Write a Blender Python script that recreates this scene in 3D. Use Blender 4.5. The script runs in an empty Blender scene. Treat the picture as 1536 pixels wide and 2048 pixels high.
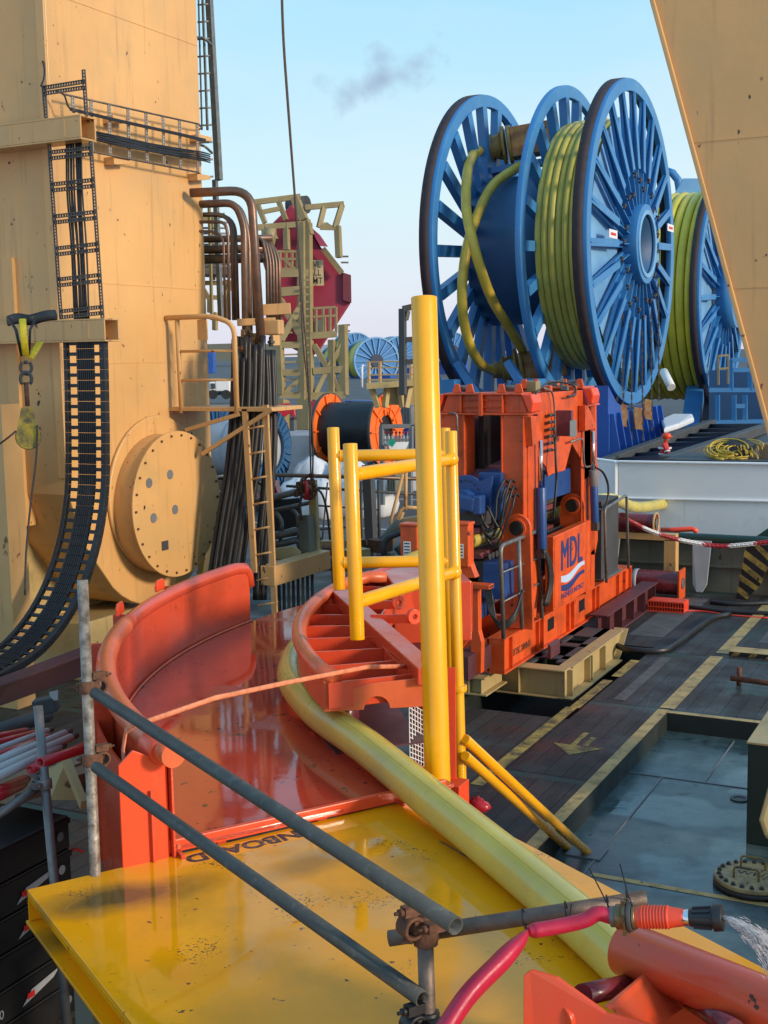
import bpy, bmesh, math, random
from mathutils import Vector as V, Matrix, Quaternion
sc = bpy.context.scene
C = sc.collection
rad = math.radians
# ---------------- camera, sky, sun, exposure ----------------
F = 2500.0; YAW = 26.8; PITCH = 7.2; ROLL = -1.0; EYE = V((0, 0, 4.0))
RM = Matrix.Rotation(rad(YAW), 3, 'Z') @ Matrix.Rotation(rad(90-PITCH), 3, 'X') @ Matrix.Rotation(rad(ROLL), 3, 'Z')
cd = bpy.data.cameras.new('camera'); cam = bpy.data.objects.new('camera', cd); C.objects.link(cam)
cd.sensor_fit = 'VERTICAL'; cd.sensor_height = 36; cd.lens = 36*F/2048; cd.clip_start = .05; cd.clip_end = 8000
cam.matrix_world = Matrix.Translation(EYE) @ RM.to_4x4()
sc.camera = cam
SUN_AZ, SUN_EL = 95.0, 17.0
w = bpy.data.worlds.new("World"); sc.world = w; w.use_nodes = True
nt = w.node_tree; N = nt.nodes; L = nt.links
bg = N['Background']
sky = N.new('ShaderNodeTexSky'); sky.sky_type = 'NISHITA'; sky.sun_disc = False
sky.sun_elevation = rad(SUN_EL); sky.sun_rotation = rad(SUN_AZ); sky.air_density = 1.0; sky.dust_density = 1.6; sky.ozone_density = 1.5
bg.inputs['Strength'].default_value = .15
tc = N.new('ShaderNodeTexCoord'); sep = N.new('ShaderNodeSeparateXYZ'); L.new(tc.outputs['Generated'], sep.inputs[0])
# thin high veil that whitens towards the horizon, and one small grey cloud
vr = N.new('ShaderNodeValToRGB'); L.new(sep.outputs['Z'], vr.inputs[0])
vr.color_ramp.elements[0].position = 0.0; vr.color_ramp.elements[0].color = (4.9, 4.7, 5.6, 1)
vr.color_ramp.elements[1].position = 0.5; vr.color_ramp.elements[1].color = (1.5, 3.5, 5.6, 1)
e = vr.color_ramp.elements.new(0.12); e.color = (4.3, 5.6, 6.0, 1)
e = vr.color_ramp.elements.new(0.28); e.color = (2.5, 4.9, 6.3, 1)
mx = N.new('ShaderNodeMix'); mx.data_type = 'RGBA'; mx.inputs[0].default_value = .85
L.new(sky.outputs[0], mx.inputs[6]); L.new(vr.outputs[0], mx.inputs[7])
cdir = (RM @ V(((815-768)/F, -(160-1024)/F, -1))).normalized()
cr = RM @ V((1, 0, 0)); cu = cdir.cross(cr).normalized() * -1
def dotn(vec):
    d = N.new('ShaderNodeVectorMath'); d.operation = 'DOT_PRODUCT'; d.inputs[1].default_value = vec
    nn = N.new('ShaderNodeVectorMath'); nn.operation = 'NORMALIZE'; L.new(tc.outputs['Generated'], nn.inputs[0]); L.new(nn.outputs[0], d.inputs[0]); return d.outputs['Value']
def mth(op, a, b=None):
    m = N.new('ShaderNodeMath'); m.operation = op
    for i, q in enumerate((a, b)):
        if q is None: continue
        if isinstance(q, (int, float)): m.inputs[i].default_value = q
        else: L.new(q, m.inputs[i])
    return m.outputs[0]
ca = mth('DIVIDE', dotn(cr), .036); cb = mth('DIVIDE', dotn(cdir.cross(cr).normalized()), .021)
ca2 = mth('ADD', ca, mth('MULTIPLY', cb, .55))
rr = mth('SQRT', mth('ADD', mth('MULTIPLY', ca2, ca2), mth('MULTIPLY', cb, cb)))
nz = N.new('ShaderNodeTexNoise'); nz.inputs['Scale'].default_value = 34; nz.inputs['Detail'].default_value = 6; L.new(tc.outputs['Generated'], nz.inputs[0])
cm = mth('ADD', mth('SUBTRACT', 1.15, rr), mth('MULTIPLY', mth('SUBTRACT', nz.outputs[0], .5), 3.2))
cmc = N.new('ShaderNodeMapRange'); L.new(cm, cmc.inputs[0]); cmc.inputs[1].default_value = 0; cmc.inputs[2].default_value = 1.1; cmc.inputs[4].default_value = .9
front = mth('GREATER_THAN', dotn(cdir), .9)
mc = N.new('ShaderNodeMix'); mc.data_type = 'RGBA'; L.new(mth('MULTIPLY', cmc.outputs[0], front), mc.inputs[0])
cz = N.new('ShaderNodeTexNoise'); cz.inputs['Scale'].default_value = 2.2; cz.inputs['Detail'].default_value = 7; cz.inputs['Roughness'].default_value = .6
cmap = N.new('ShaderNodeMapping'); cmap.inputs['Scale'].default_value = (1, 1, 3.5); L.new(tc.outputs['Generated'], cmap.inputs[0]); L.new(cmap.outputs[0], cz.inputs[0])
czr = N.new('ShaderNodeMapRange'); L.new(cz.outputs[0], czr.inputs[0]); czr.inputs[1].default_value = .42; czr.inputs[2].default_value = .75; czr.inputs[4].default_value = .38
mv = N.new('ShaderNodeMix'); mv.data_type = 'RGBA'; L.new(czr.outputs[0], mv.inputs[0]); L.new(mx.outputs[2], mv.inputs[6]); mv.inputs[7].default_value = (5.0, 5.3, 5.9, 1)
L.new(mv.outputs[2], mc.inputs[6]); mc.inputs[7].default_value = (2.1, 2.7, 3.7, 1)
L.new(mc.outputs[2], bg.inputs[0])
sl = bpy.data.lights.new('sun', 'SUN'); so = bpy.data.objects.new('sun', sl); C.objects.link(so)
sl.energy = 2.9; sl.angle = rad(9); sl.color = (1, .82, .62)
sd = V((math.sin(rad(SUN_AZ))*math.cos(rad(SUN_EL)), math.cos(rad(SUN_AZ))*math.cos(rad(SUN_EL)), math.sin(rad(SUN_EL))))
so.rotation_euler = sd.to_track_quat('Z', 'Y').to_euler(); so.location = (10, 0, 30)
sc.view_settings.view_transform = 'Standard'; sc.view_settings.look = 'None'; sc.view_settings.gamma = 1
sc.view_settings.exposure = .2
sc.cycles.max_bounces = 6; sc.cycles.glossy_bounces = 4
# ---------------- rays of the photograph: a pixel and a distance / plane -> a place ----------------
def ray(px, py): return RM @ V(((px-768)/F, -(py-1024)/F, -1.0))
def pD(px, py, t): return EYE + ray(px, py)*t
def pX(px, py, x):
    d = ray(px, py); return EYE + d*(x/d.x)
def pY(px, py, y):
    d = ray(px, py); return EYE + d*(y/d.y)
def pZ(px, py, z):
    d = ray(px, py); return EYE + d*((z-EYE.z)/d.z)
# ---------------- mesh helpers ----------------
UZ = V((0, 0, 1)); UX = V((1, 0, 0)); UY = V((0, 1, 0))
class G:
    def __init__(s): s.v = []; s.f = []; s.s = []
    def add(s, vs, fs, sm=False):
        b = len(s.v); s.v += [V(q) for q in vs]; s.f += [tuple(b+i for i in f) for f in fs]; s.s += [sm]*len(fs); return s
    def box(s, a, b):
        x0, y0, z0 = a; x1, y1, z1 = b
        return s.add([(x0,y0,z0),(x1,y0,z0),(x1,y1,z0),(x0,y1,z0),(x0,y0,z1),(x1,y0,z1),(x1,y1,z1),(x0,y1,z1)],
                     [(0,3,2,1),(4,5,6,7),(0,1,5,4),(1,2,6,5),(2,3,7,6),(3,0,4,7)])
    def obox(s, c, sz, M=None):
        c = V(c); M = M or Matrix.Identity(3); h = V(sz)/2
        vs = [c + M @ V((sx*h.x, sy*h.y, sz_*h.z)) for sz_ in (-1, 1) for sx, sy in ((-1,-1),(1,-1),(1,1),(-1,1))]
        return s.add(vs, [(0,3,2,1),(4,5,6,7),(0,1,5,4),(1,2,6,5),(2,3,7,6),(3,0,4,7)])
    def bar(s, p, q, w, h, up=UZ):
        p = V(p); q = V(q); d = (q-p).normalized(); up = V(up)
        if abs(d.dot(up)) > .99: up = UX
        x = d.cross(up).normalized(); z = x.cross(d)
        return s.obox((p+q)/2, (w, (q-p).length, h), Matrix((x, d, z)).transposed())
    def prism(s, pts, vec):
        n = len(pts); pts = [V(p) for p in pts]; vec = V(vec)
        nn = V((0,0,0))
        for i in range(n): nn += pts[i].cross(pts[(i+1) % n])
        if nn.dot(vec) > 0: pts = pts[::-1]
        return s.add(pts + [p+vec for p in pts], [tuple(range(n)), tuple(range(2*n-1, n-1, -1))] + [(i, i+n, (i+1) % n+n, (i+1) % n) for i in range(n)])
    def tube(s, pts, r, n=10, cap=True, flat=1.0, up=None, pleat=0):
        pts = [V(p) for p in pts]; m = len(pts); rs = r if isinstance(r, (list, tuple)) else [r]*m
        tg = [((pts[min(i+1, m-1)]-pts[max(i-1, 0)]) or UZ).normalized() for i in range(m)]
        u = V(up) if up is not None else (UZ if abs(tg[0].z) < .9 else UX)
        u = (u - tg[0]*u.dot(tg[0])).normalized(); vs = []
        for i in range(m):
            if i: u = (tg[i-1].rotation_difference(tg[i]) @ u); u = (u-tg[i]*u.dot(tg[i])).normalized()
            b = tg[i].cross(u)
            vs += [pts[i] + (u*math.cos(2*math.pi*k/n) + b*math.sin(2*math.pi*k/n)*flat)*rs[i]*(1-pleat*(k % 2)) for k in range(n)]
        fs = [(i*n+k, i*n+(k+1) % n, (i+1)*n+(k+1) % n, (i+1)*n+k) for i in range(m-1) for k in range(n)]
        s.add(vs, fs, True)
        if cap:
            b = len(s.v)-len(vs); s.f += [tuple(b+k for k in range(n))[::-1], tuple(b+(m-1)*n+k for k in range(n))]; s.s += [False, False]
        return s
    def rod(s, p, q, r, n=12): return s.tube([p, q], r, n)
    def pipe(s, p, q, r, ri, n=16):      # open ended pipe
        p = V(p); q = V(q); d = (q-p).normalized(); u = d.orthogonal().normalized(); b = d.cross(u)
        ring = lambda c, R: [c+(u*math.cos(2*math.pi*k/n)+b*math.sin(2*math.pi*k/n))*R for k in range(n)]
        vs = ring(p, r)+ring(q, r)+ring(q, ri)+ring(p, ri)
        fs = [(j*n+k, j*n+(k+1) % n, ((j+1) % 4)*n+(k+1) % n, ((j+1) % 4)*n+k) for j in range(4) for k in range(n)]
        b0 = len(s.v); s.add(vs, fs, True)
        for i in range(len(fs)):
            if i//n in (1, 3): s.s[len(s.s)-len(fs)+i] = False
        return s
    def disc(s, c, nrm, r, th, n=32):     # solid disc, c at one face, extruded along nrm*th
        nrm = V(nrm).normalized(); return s.tube([V(c), V(c)+nrm*th], r, n)
    def ring(s, c, nrm, r0, r1, th, n=48):
        c = V(c); nrm = V(nrm).normalized(); return s.pipe(c, c+nrm*th, r1, r0, n)
    def ball(s, c, r, n=8, sc_=(1,1,1), jit=0):
        c = V(c); vs = []; m = n
        for i in range(1, n):
            a = math.pi*i/n
            for k in range(m):
                t = 2*math.pi*k/m; q = 1+random.uniform(-jit, jit)
                vs.append(c+V((math.sin(a)*math.cos(t)*sc_[0], math.sin(a)*math.sin(t)*sc_[1], math.cos(a)*sc_[2]))*r*q)
        vs += [c+V((0,0,r*sc_[2])), c-V((0,0,r*sc_[2]))]; T = len(vs)-2
        fs = [(i*m+k, (i+1)*m+k, (i+1)*m+(k+1) % m, i*m+(k+1) % m) for i in range(n-2) for k in range(m)]
        fs += [(T, k, (k+1) % m) for k in range(m)] + [(T+1, (n-2)*m+(k+1) % m, (n-2)*m+k) for k in range(m)]
        return s.add(vs, fs, True)
def fillet(pts, r, k=5):
    pts = [V(p) for p in pts]; out = [pts[0]]
    for i in range(1, len(pts)-1):
        a, b, c = pts[i-1], pts[i], pts[i+1]; d1 = (a-b); d2 = (c-b); R = min(r, d1.length*.45, d2.length*.45)
        p = b+d1.normalized()*R; q = b+d2.normalized()*R
        for j in range(k+1):
            t = j/k; out.append(p*(1-t)**2+b*2*t*(1-t)+q*t*t)
    out.append(pts[-1]); return out
def spline(pts, k=8):
    pts = [V(p) for p in pts]; P = [pts[0]*2-pts[1]]+pts+[pts[-1]*2-pts[-2]]; out = []
    for i in range(1, len(P)-2):
        a, b, c, d = P[i-1:i+3]
        for j in range(k):
            t = j/k; out.append(.5*((2*b)+(c-a)*t+(2*a-5*b+4*c-d)*t*t+(3*b-a-3*c+d)*t**3))
    out.append(pts[-1]); return out
def obj(name, g, mat, parent=None, bevel=0, seg=2):
    me = bpy.data.meshes.new(name)
    lo = V((min(q.x for q in g.v), min(q.y for q in g.v), min(q.z for q in g.v))); hi = V((max(q.x for q in g.v), max(q.y for q in g.v), 0))
    o_ = V(((lo.x+hi.x)/2, (lo.y+hi.y)/2, lo.z))
    me.from_pydata([tuple(q-o_) for q in g.v], [], g.f)
    me.polygons.foreach_set('use_smooth', g.s); me.materials.append(mat); me.update()
    o = bpy.data.objects.new(name, me); C.objects.link(o); o.location = o_
    if parent:
        o.parent = parent
        off = V((0,0,0)); p = parent
        while p: off += p.location; p = p.parent
        o.location = o_-off
    if bevel:
        m = o.modifiers.new('bevel', 'BEVEL'); m.width = bevel; m.segments = seg; m.limit_method = 'ANGLE'; m.angle_limit = rad(35); m.harden_normals = False
    return o
def tag(o, label=None, cat=None, group=None, kind=None):
    if label: o['label'] = label
    if cat: o['category'] = cat
    if group: o['group'] = group
    if kind: o['kind'] = kind
    return o
def thing(name, label, cat, loc=(0,0,0), group=None):
    o = bpy.data.objects.new(name, None); C.objects.link(o); o.location = V(loc); o.empty_display_size = .2
    return tag(o, label, cat, group)
def dup(root, loc, rotz=None, label=None, group=None, scale=None):
    r = root.copy(); C.objects.link(r); r.location = loc
    if rotz is not None: r.rotation_euler = (0, 0, rotz)
    if scale: r.scale = (scale,)*3 if isinstance(scale, (int, float)) else scale
    if label: r['label'] = label
    if group: r['group'] = group
    for ch in list(root.children):
        c = ch.copy(); C.objects.link(c); c.parent = r
        for gg in ch.children:
            d = gg.copy(); C.objects.link(d); d.parent = c
    return r
def text(name, body, origin, right, up, size, mat, parent=None, ext=.002, align='LEFT', xs=1.0, bold=0.0):
    cu_ = bpy.data.curves.new(name, 'FONT'); cu_.body = body; cu_.size = size; cu_.extrude = ext; cu_.align_x = align; cu_.offset = bold
    cu_.resolution_u = 3
    to = bpy.data.objects.new('tmp', cu_); C.objects.link(to)
    bpy.context.view_layer.update()
    me = bpy.data.meshes.new_from_object(to.evaluated_get(bpy.context.evaluated_depsgraph_get()))
    bpy.data.objects.remove(to)
    right = V(right).normalized(); up = (V(up)-right*V(up).dot(right)).normalized(); M = Matrix((right, up, right.cross(up))).transposed()
    g = G(); g.v = [V(origin)+M @ V((q.co.x*xs, q.co.y, q.co.z)) for q in me.vertices]
    g.f = [tuple(p.vertices) for p in me.polygons]; g.s = [False]*len(g.f)
    return obj(name, g, mat, parent)
# ---------------- materials ----------------
def mat(name, col, rough=.5, metal=0, var=.12, vs=1.5, dirt=None, da=0, ds=2.5, streak=0, sc_=(.05,.025,.012), chip=0, cs=7, cc=(.045,.02,.012), bump=.0, bs=60, wet=0, ws=1.5, coat=0, spec=.5):
    m = bpy.data.materials.new(name); m.use_nodes = True; t = m.node_tree; n = t.nodes; l = t.links; b = n['Principled BSDF']
    geo = n.new('ShaderNodeNewGeometry')
    def noise(scale, det=4, mp=None, ro=.55):
        k = n.new('ShaderNodeTexNoise'); k.inputs['Scale'].default_value = scale; k.inputs['Detail'].default_value = det; k.inputs['Roughness'].default_value = ro
        if mp:
            q = n.new('ShaderNodeMapping'); q.inputs['Scale'].default_value = mp; l.new(geo.outputs['Position'], q.inputs[0]); l.new(q.outputs[0], k.inputs[0])
        else: l.new(geo.outputs['Position'], k.inputs[0])
        return k.outputs[0]
    def mr(x, a, b_, c=0, d=1):
        k = n.new('ShaderNodeMapRange'); l.new(x, k.inputs[0])
        for i, q in enumerate((a, b_, c, d)): k.inputs[i+1].default_value = q
        return k.outputs[0]
    def mix(f, a, b_):
        k = n.new('ShaderNodeMix'); k.data_type = 'RGBA'
        for i, q in ((0, f), (6, a), (7, b_)):
            if isinstance(q, (int, float)): k.inputs[i].default_value = q
            elif isinstance(q, tuple): k.inputs[i].default_value = (*q[:3], 1)
            else: l.new(q, k.inputs[i])
        return k.outputs[2]
    c1 = tuple(min(1, q*(1+var)) for q in col); c2 = tuple(q*(1-var) for q in col)
    cur = mix(mr(noise(vs, 5), .3, .7), c2, c1)
    if da: cur = mix(mr(noise(ds, 8, None, .65), .62-.25*da, .82-.2*da, 0, min(1, .35+.6*da)), cur, dirt or tuple(q*.35 for q in col))
    if streak: cur = mix(mr(noise(5, 6, (2.2, 2.2, .12), .6), .68-.2*streak, .85-.15*streak, 0, .75), cur, sc_)
    chf = None
    if chip:
        chf0 = mr(noise(cs, 5, (1, 1, .6), .5), .735-.1*chip, .755-.1*chip); clu = mr(noise(cs*.13, 2), .46, .54)
        mm = n.new('ShaderNodeMath'); mm.operation = 'MULTIPLY'; l.new(chf0, mm.inputs[0]); l.new(clu, mm.inputs[1]); chf = mm.outputs[0]; cur = mix(chf, cur, cc)
    l.new(cur, b.inputs['Base Color'])
    if wet: l.new(mr(noise(ws, 3), .56-.2*wet, .62-.2*wet, rough, .05), b.inputs['Roughness'])
    else: l.new(mr(noise(vs*4, 4), .3, .7, max(.03, rough-.08), rough+.08), b.inputs['Roughness'])
    b.inputs['Metallic'].default_value = metal; b.inputs['Coat Weight'].default_value = coat; b.inputs['Coat Roughness'].default_value = .08
    b.inputs['Specular IOR Level'].default_value = spec
    if bump:
        k = n.new('ShaderNodeBump'); k.inputs['Strength'].default_value = bump; k.inputs['Distance'].default_value = .01; l.new(noise(bs, 5), k.inputs['Height']); l.new(k.outputs[0], b.inputs['Normal'])
    return m
M = {}
M['tan'] = mat('tan_paint', (.66,.37,.135), .42, var=.12, vs=.5, dirt=(.47,.33,.15), da=.4, ds=.9, streak=.6, sc_=(.40,.23,.09), chip=.62, cs=15, bump=1.0, bs=1.6)
M['tan2'] = mat('tan_paint_rusty', (.60,.35,.14), .5, var=.12, streak=.45, sc_=(.22,.09,.03), chip=.8, cs=9, cc=(.14,.045,.015))
M['beige'] = mat('beige_paint', (.44,.33,.145), .5, var=.12, streak=.4, sc_=(.16,.09,.04), chip=.55, cs=8, da=.3, dirt=(.16,.12,.06))
M['cream'] = mat('cream_lattice', (.29,.225,.105), .6, var=.15, streak=.3, sc_=(.2,.13,.07))
M['yellow'] = mat('yellow_post_paint', (.90,.42,.004), .28, var=.05, vs=3, chip=.15, cs=14, coat=.3, streak=.08, sc_=(.5,.2,.01))
M['red'] = mat('red_chute_paint', (.63,.072,.026), .3, var=.10, vs=1.5, dirt=(.38,.035,.02), da=.3, ds=3, chip=.38, cs=9, cc=(.05,.02,.02), coat=.15)
M['redfloor'] = mat('red_floor_paint', (.50,.055,.025), .25, var=.14, vs=1.2, dirt=(.26,.03,.02), da=.5, ds=2.4, chip=.85, cs=16, cc=(.03,.015,.015), wet=1.05, ws=1.6, bump=.05, bs=4)
M['redor'] = mat('bright_red_paint', (.80,.075,.02), .35, var=.06, chip=.25, cs=12)
M['rim2'] = mat('glossy_bracket_red', (.62,.085,.028), .30, var=.08, dirt=(.74,.05,.015), da=.75, ds=2.2, chip=.4, cs=12, coat=.12)
M['redor2'] = M['rim2']
M['rim'] = mat('orange_red_rim', (.68,.13,.045), .35, var=.12, vs=4, dirt=(.42,.10,.03), da=.4, ds=5, chip=.4, cs=16)
M['orange'] = mat('machine_orange', (.72,.095,.014), .42, var=.14, vs=2, dirt=(.26,.045,.015), da=.6, ds=2.6, streak=.55, sc_=(.22,.05,.02), chip=.5, cs=11)
M['maroon'] = mat('maroon_roller', (.16,.018,.024), .28, var=.15, vs=3, coat=.2)
M['maroonb'] = mat('maroon_beam', (.10,.030,.035), .5, var=.2, chip=.3)
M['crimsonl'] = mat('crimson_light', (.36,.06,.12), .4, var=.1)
M['signc'] = mat('sign_cream', (.50,.40,.22), .6, var=.1)
M['crimson'] = mat('crimson_frame', (.30,.022,.05), .5, var=.1, vs=.3)
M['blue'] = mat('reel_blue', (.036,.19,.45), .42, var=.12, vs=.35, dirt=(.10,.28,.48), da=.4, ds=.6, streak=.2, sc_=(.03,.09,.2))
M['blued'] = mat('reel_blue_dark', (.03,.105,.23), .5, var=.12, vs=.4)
M['blueb'] = mat('base_blue', (.018,.085,.36), .45, var=.12, vs=.5)
M['bluem'] = mat('machine_blue', (.018,.07,.24), .35, var=.15, chip=.3)
M['navy'] = mat('navy_paint', (.015,.03,.07), .5, var=.2)
M['rimdark'] = mat('flange_edge_dark', (.035,.022,.026), .7, var=.25, vs=2)
M['hose'] = mat('yellow_green_pipe', (.62,.50,.085), .32, var=.12, vs=2.5, dirt=(.42,.37,.13), da=.6, ds=1.6, chip=.1, cs=20, coat=.2, bump=.04, bs=90)
M['hose2'] = mat('olive_yellow_pipe', (.46,.40,.075), .38, var=.14, vs=.8, dirt=(.2,.19,.06), da=.35, ds=.7)
M['hose3'] = mat('yellow_pipe_jumper', (.62,.44,.05), .4, var=.16, vs=1.2)
M['chain'] = mat('black_chain_plastic', (.014,.015,.018), .5, var=.3, dirt=(.06,.06,.06), da=.25, ds=5)
M['rubber'] = mat('black_rubber', (.015,.015,.017), .45, var=.3, vs=3, dirt=(.032,.03,.028), da=.3)
M['steel'] = mat('galv_steel', (.20,.20,.195), .5, .55, var=.25, vs=8, dirt=(.12,.09,.07), da=.5, ds=14, bump=.2, bs=80)
M['scaff'] = mat('scaffold_tube_weathered', (.33,.29,.24), .55, .35, var=.3, vs=12, dirt=(.10,.065,.045), da=.9, ds=18, bump=.25, bs=70)
M['scaffd'] = mat('scaffold_tube_dark', (.062,.068,.062), .62, .1, var=.22, vs=9, dirt=(.20,.20,.19), da=.3, ds=22, bump=.2, bs=60)
M['scaffr'] = mat('scaffold_tube_brown', (.14,.105,.085), .55, .4, var=.3, vs=12, dirt=(.22,.15,.11), da=.5, ds=20, bump=.25, bs=70)
M['rustc'] = mat('rusty_coupler', (.13,.06,.035), .75, .3, var=.4, vs=25, dirt=(.22,.10,.05), da=.6, ds=30, bump=.5, bs=90)
M['brown'] = mat('brown_pipe', (.15,.10,.075), .4, .5, var=.25, vs=4, dirt=(.30,.13,.08), da=.5, ds=6)
M['tray'] = mat('cable_tray_steel', (.11,.095,.085), .5, .5, var=.3, vs=6)
M['trayg'] = mat('galvanised_tray', (.42,.40,.36), .5, .4, var=.2, vs=9)
M['white'] = mat('white_ship_paint', (.90,.90,.91), .5, var=.05, vs=.6, streak=.2, sc_=(.55,.52,.48), chip=.25, cs=5, dirt=(.5,.5,.5), da=.2)
M['whitep'] = mat('white_plain', (.75,.75,.75), .5, var=.05)
M['greenbox'] = mat('dark_green_box', (.016,.03,.024), .5, var=.2, streak=.3)
M['greyl'] = mat('light_grey', (.36,.38,.41), .5, var=.15)
M['grey'] = mat('mid_grey', (.15,.16,.17), .6, var=.2)
M['greyd'] = mat('dark_grey', (.05,.052,.055), .6, var=.25)
M['black'] = mat('black_box', (.008,.008,.009), .45, var=.3)
M['green'] = mat('bulwark_green', (.022,.065,.05), .5, var=.2, streak=.3)
M['olive'] = mat('grey_green_steel', (.15,.15,.115), .55, var=.15, streak=.5, sc_=(.05,.045,.03), chip=.4)
M['redp'] = mat('red_pole', (.42,.012,.022), .35, var=.1, coat=.3)
M['firehose'] = mat('crimson_lay_flat_hose', (.46,.014,.05), .42, var=.12, vs=14, bump=.15, bs=50)
M['nozred'] = mat('orange_red_rubber', (.85,.075,.03), .4, var=.06)
M['brass'] = mat('tarnished_brass', (.22,.15,.075), .4, .8, var=.25, vs=20)
M['chrome'] = mat('chrome', (.75,.75,.75), .12, 1, var=.05)
M['logo'] = mat('logo_blue', (.025,.04,.16), .5, var=.05)
M['logol'] = mat('logo_pale', (.48,.60,.80), .5, var=.03)
M['ink'] = mat('black_lettering', (.012,.014,.02), .5, var=.1)
M['inkred'] = mat('red_lettering', (.6,.02,.02), .5, var=.1)
M['deckyel'] = mat('deck_yellow_worn', (.46,.31,.06), .6, var=.2, dirt=(.04,.036,.028), da=.95, ds=6, chip=.9, cs=13, cc=(.025,.024,.02))
M['deckyel2'] = mat('deck_cream_worn', (.46,.33,.12), .6, var=.2, dirt=(.05,.045,.03), da=.65, ds=6, chip=.9, cs=13, cc=(.025,.024,.02))
M['patch'] = mat('worn_grey_patch', (.09,.085,.08), .6, var=.3, dirt=(.03,.03,.028), da=.6, ds=6)
M['skin'] = mat('skin', (.35,.19,.13), .5, var=.05)
M['ppe'] = mat('red_coverall', (.62,.035,.03), .7, var=.1)
M['bag'] = mat('white_big_bag', (.62,.64,.68), .6, var=.08, vs=5, dirt=(.35,.36,.38), da=.3, bump=.3, bs=8)
M['rope'] = mat('wire_rope', (.075,.055,.045), .6, .3, var=.3, vs=40)
M['strap'] = mat('orange_pink_strap', (.75,.24,.12), .6, var=.2, vs=25, dirt=(.35,.15,.08), da=.5, ds=20)
M['yrope'] = mat('yellow_rope', (.55,.38,.05), .7, var=.2, vs=20)
M['wood'] = mat('timber', (.22,.15,.09), .8, var=.25)

def plate_material():
    m = mat('yellow_plate_paint', (.92,.36,.004), .34, var=.12, vs=1.0, dirt=(.50,.24,.02), da=.5, ds=1.4, chip=.45, cs=26, cc=(.03,.03,.028), wet=.85, ws=1.0, bump=.06, bs=4, spec=.36)
    n = m.node_tree.nodes; l = m.node_tree.links; b = n['Principled BSDF']; cur = b.inputs['Base Color'].links[0].from_socket
    geo = n.new('ShaderNodeNewGeometry')
    def op(o, *a):
        k = n.new('ShaderNodeMath'); k.operation = o
        for i, q in enumerate(a):
            if isinstance(q, (int, float)): k.inputs[i].default_value = q
            else: l.new(q, k.inputs[i])
        return k.outputs[0]
    def noise(s, d=4):
        k = n.new('ShaderNodeTexNoise'); k.inputs['Scale'].default_value = s; k.inputs['Detail'].default_value = d; l.new(geo.outputs['Position'], k.inputs[0]); return k.outputs[0]
    def mix(f, a, c):
        k = n.new('ShaderNodeMix'); k.data_type = 'RGBA'; l.new(f, k.inputs[0]); l.new(a, k.inputs[6]); k.inputs[7].default_value = (*c, 1); return k.outputs[2]
    # dried puddle stains: elongated blots with tide marks, in the plate's own axes
    sp = n.new('ShaderNodeSeparateXYZ'); l.new(geo.outputs['Position'], sp.inputs[0])
    for (px, py, ra, rb, ang, amt) in ((235,1795,.36,.13,-.15,1.0), (430,1930,.30,.16,.1,.22), (620,1725,.28,.10,.2,.5), (900,1990,.25,.12,0,.3)):
        c = pZ(px, py, 1.7)
        dx = op('SUBTRACT', sp.outputs[0], c.x); dy = op('SUBTRACT', sp.outputs[1], c.y); t = math.atan2(.848, .53)+ang
        u = op('DIVIDE', op('ADD', op('MULTIPLY', dx, math.cos(t)), op('MULTIPLY', dy, math.sin(t))), ra); v = op('DIVIDE', op('SUBTRACT', op('MULTIPLY', dy, math.cos(t)), op('MULTIPLY', dx, math.sin(t))), rb)
        r = op('ADD', op('SQRT', op('ADD', op('MULTIPLY', u, u), op('MULTIPLY', v, v))), op('MULTIPLY', op('SUBTRACT', noise(5), .5), .9))
        k = n.new('ShaderNodeMapRange'); l.new(r, k.inputs[0]); k.inputs[1].default_value = 1.45; k.inputs[2].default_value = .35; k.inputs[4].default_value = amt
        cur = mix(k.outputs[0], cur, (.13,.085,.025))
        for rr_ in (.62, .95):
            ed = op('LESS_THAN', op('ABSOLUTE', op('SUBTRACT', r, rr_)), .022); cur = mix(op('MULTIPLY', ed, amt*.35), cur, (.45,.26,.05))
    # grit collected in patches
    g1 = n.new('ShaderNodeMapRange'); l.new(noise(95, 2), g1.inputs[0]); g1.inputs[1].default_value = .60; g1.inputs[2].default_value = .63
    g2 = n.new('ShaderNodeMapRange'); l.new(noise(2.6, 3), g2.inputs[0]); g2.inputs[1].default_value = .60; g2.inputs[2].default_value = .68
    cur = mix(op('MULTIPLY', g1.outputs[0], g2.outputs[0]), cur, (.045,.035,.025))
    l.new(cur, b.inputs['Base Color']); return m
M['plate'] = plate_material()
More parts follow.
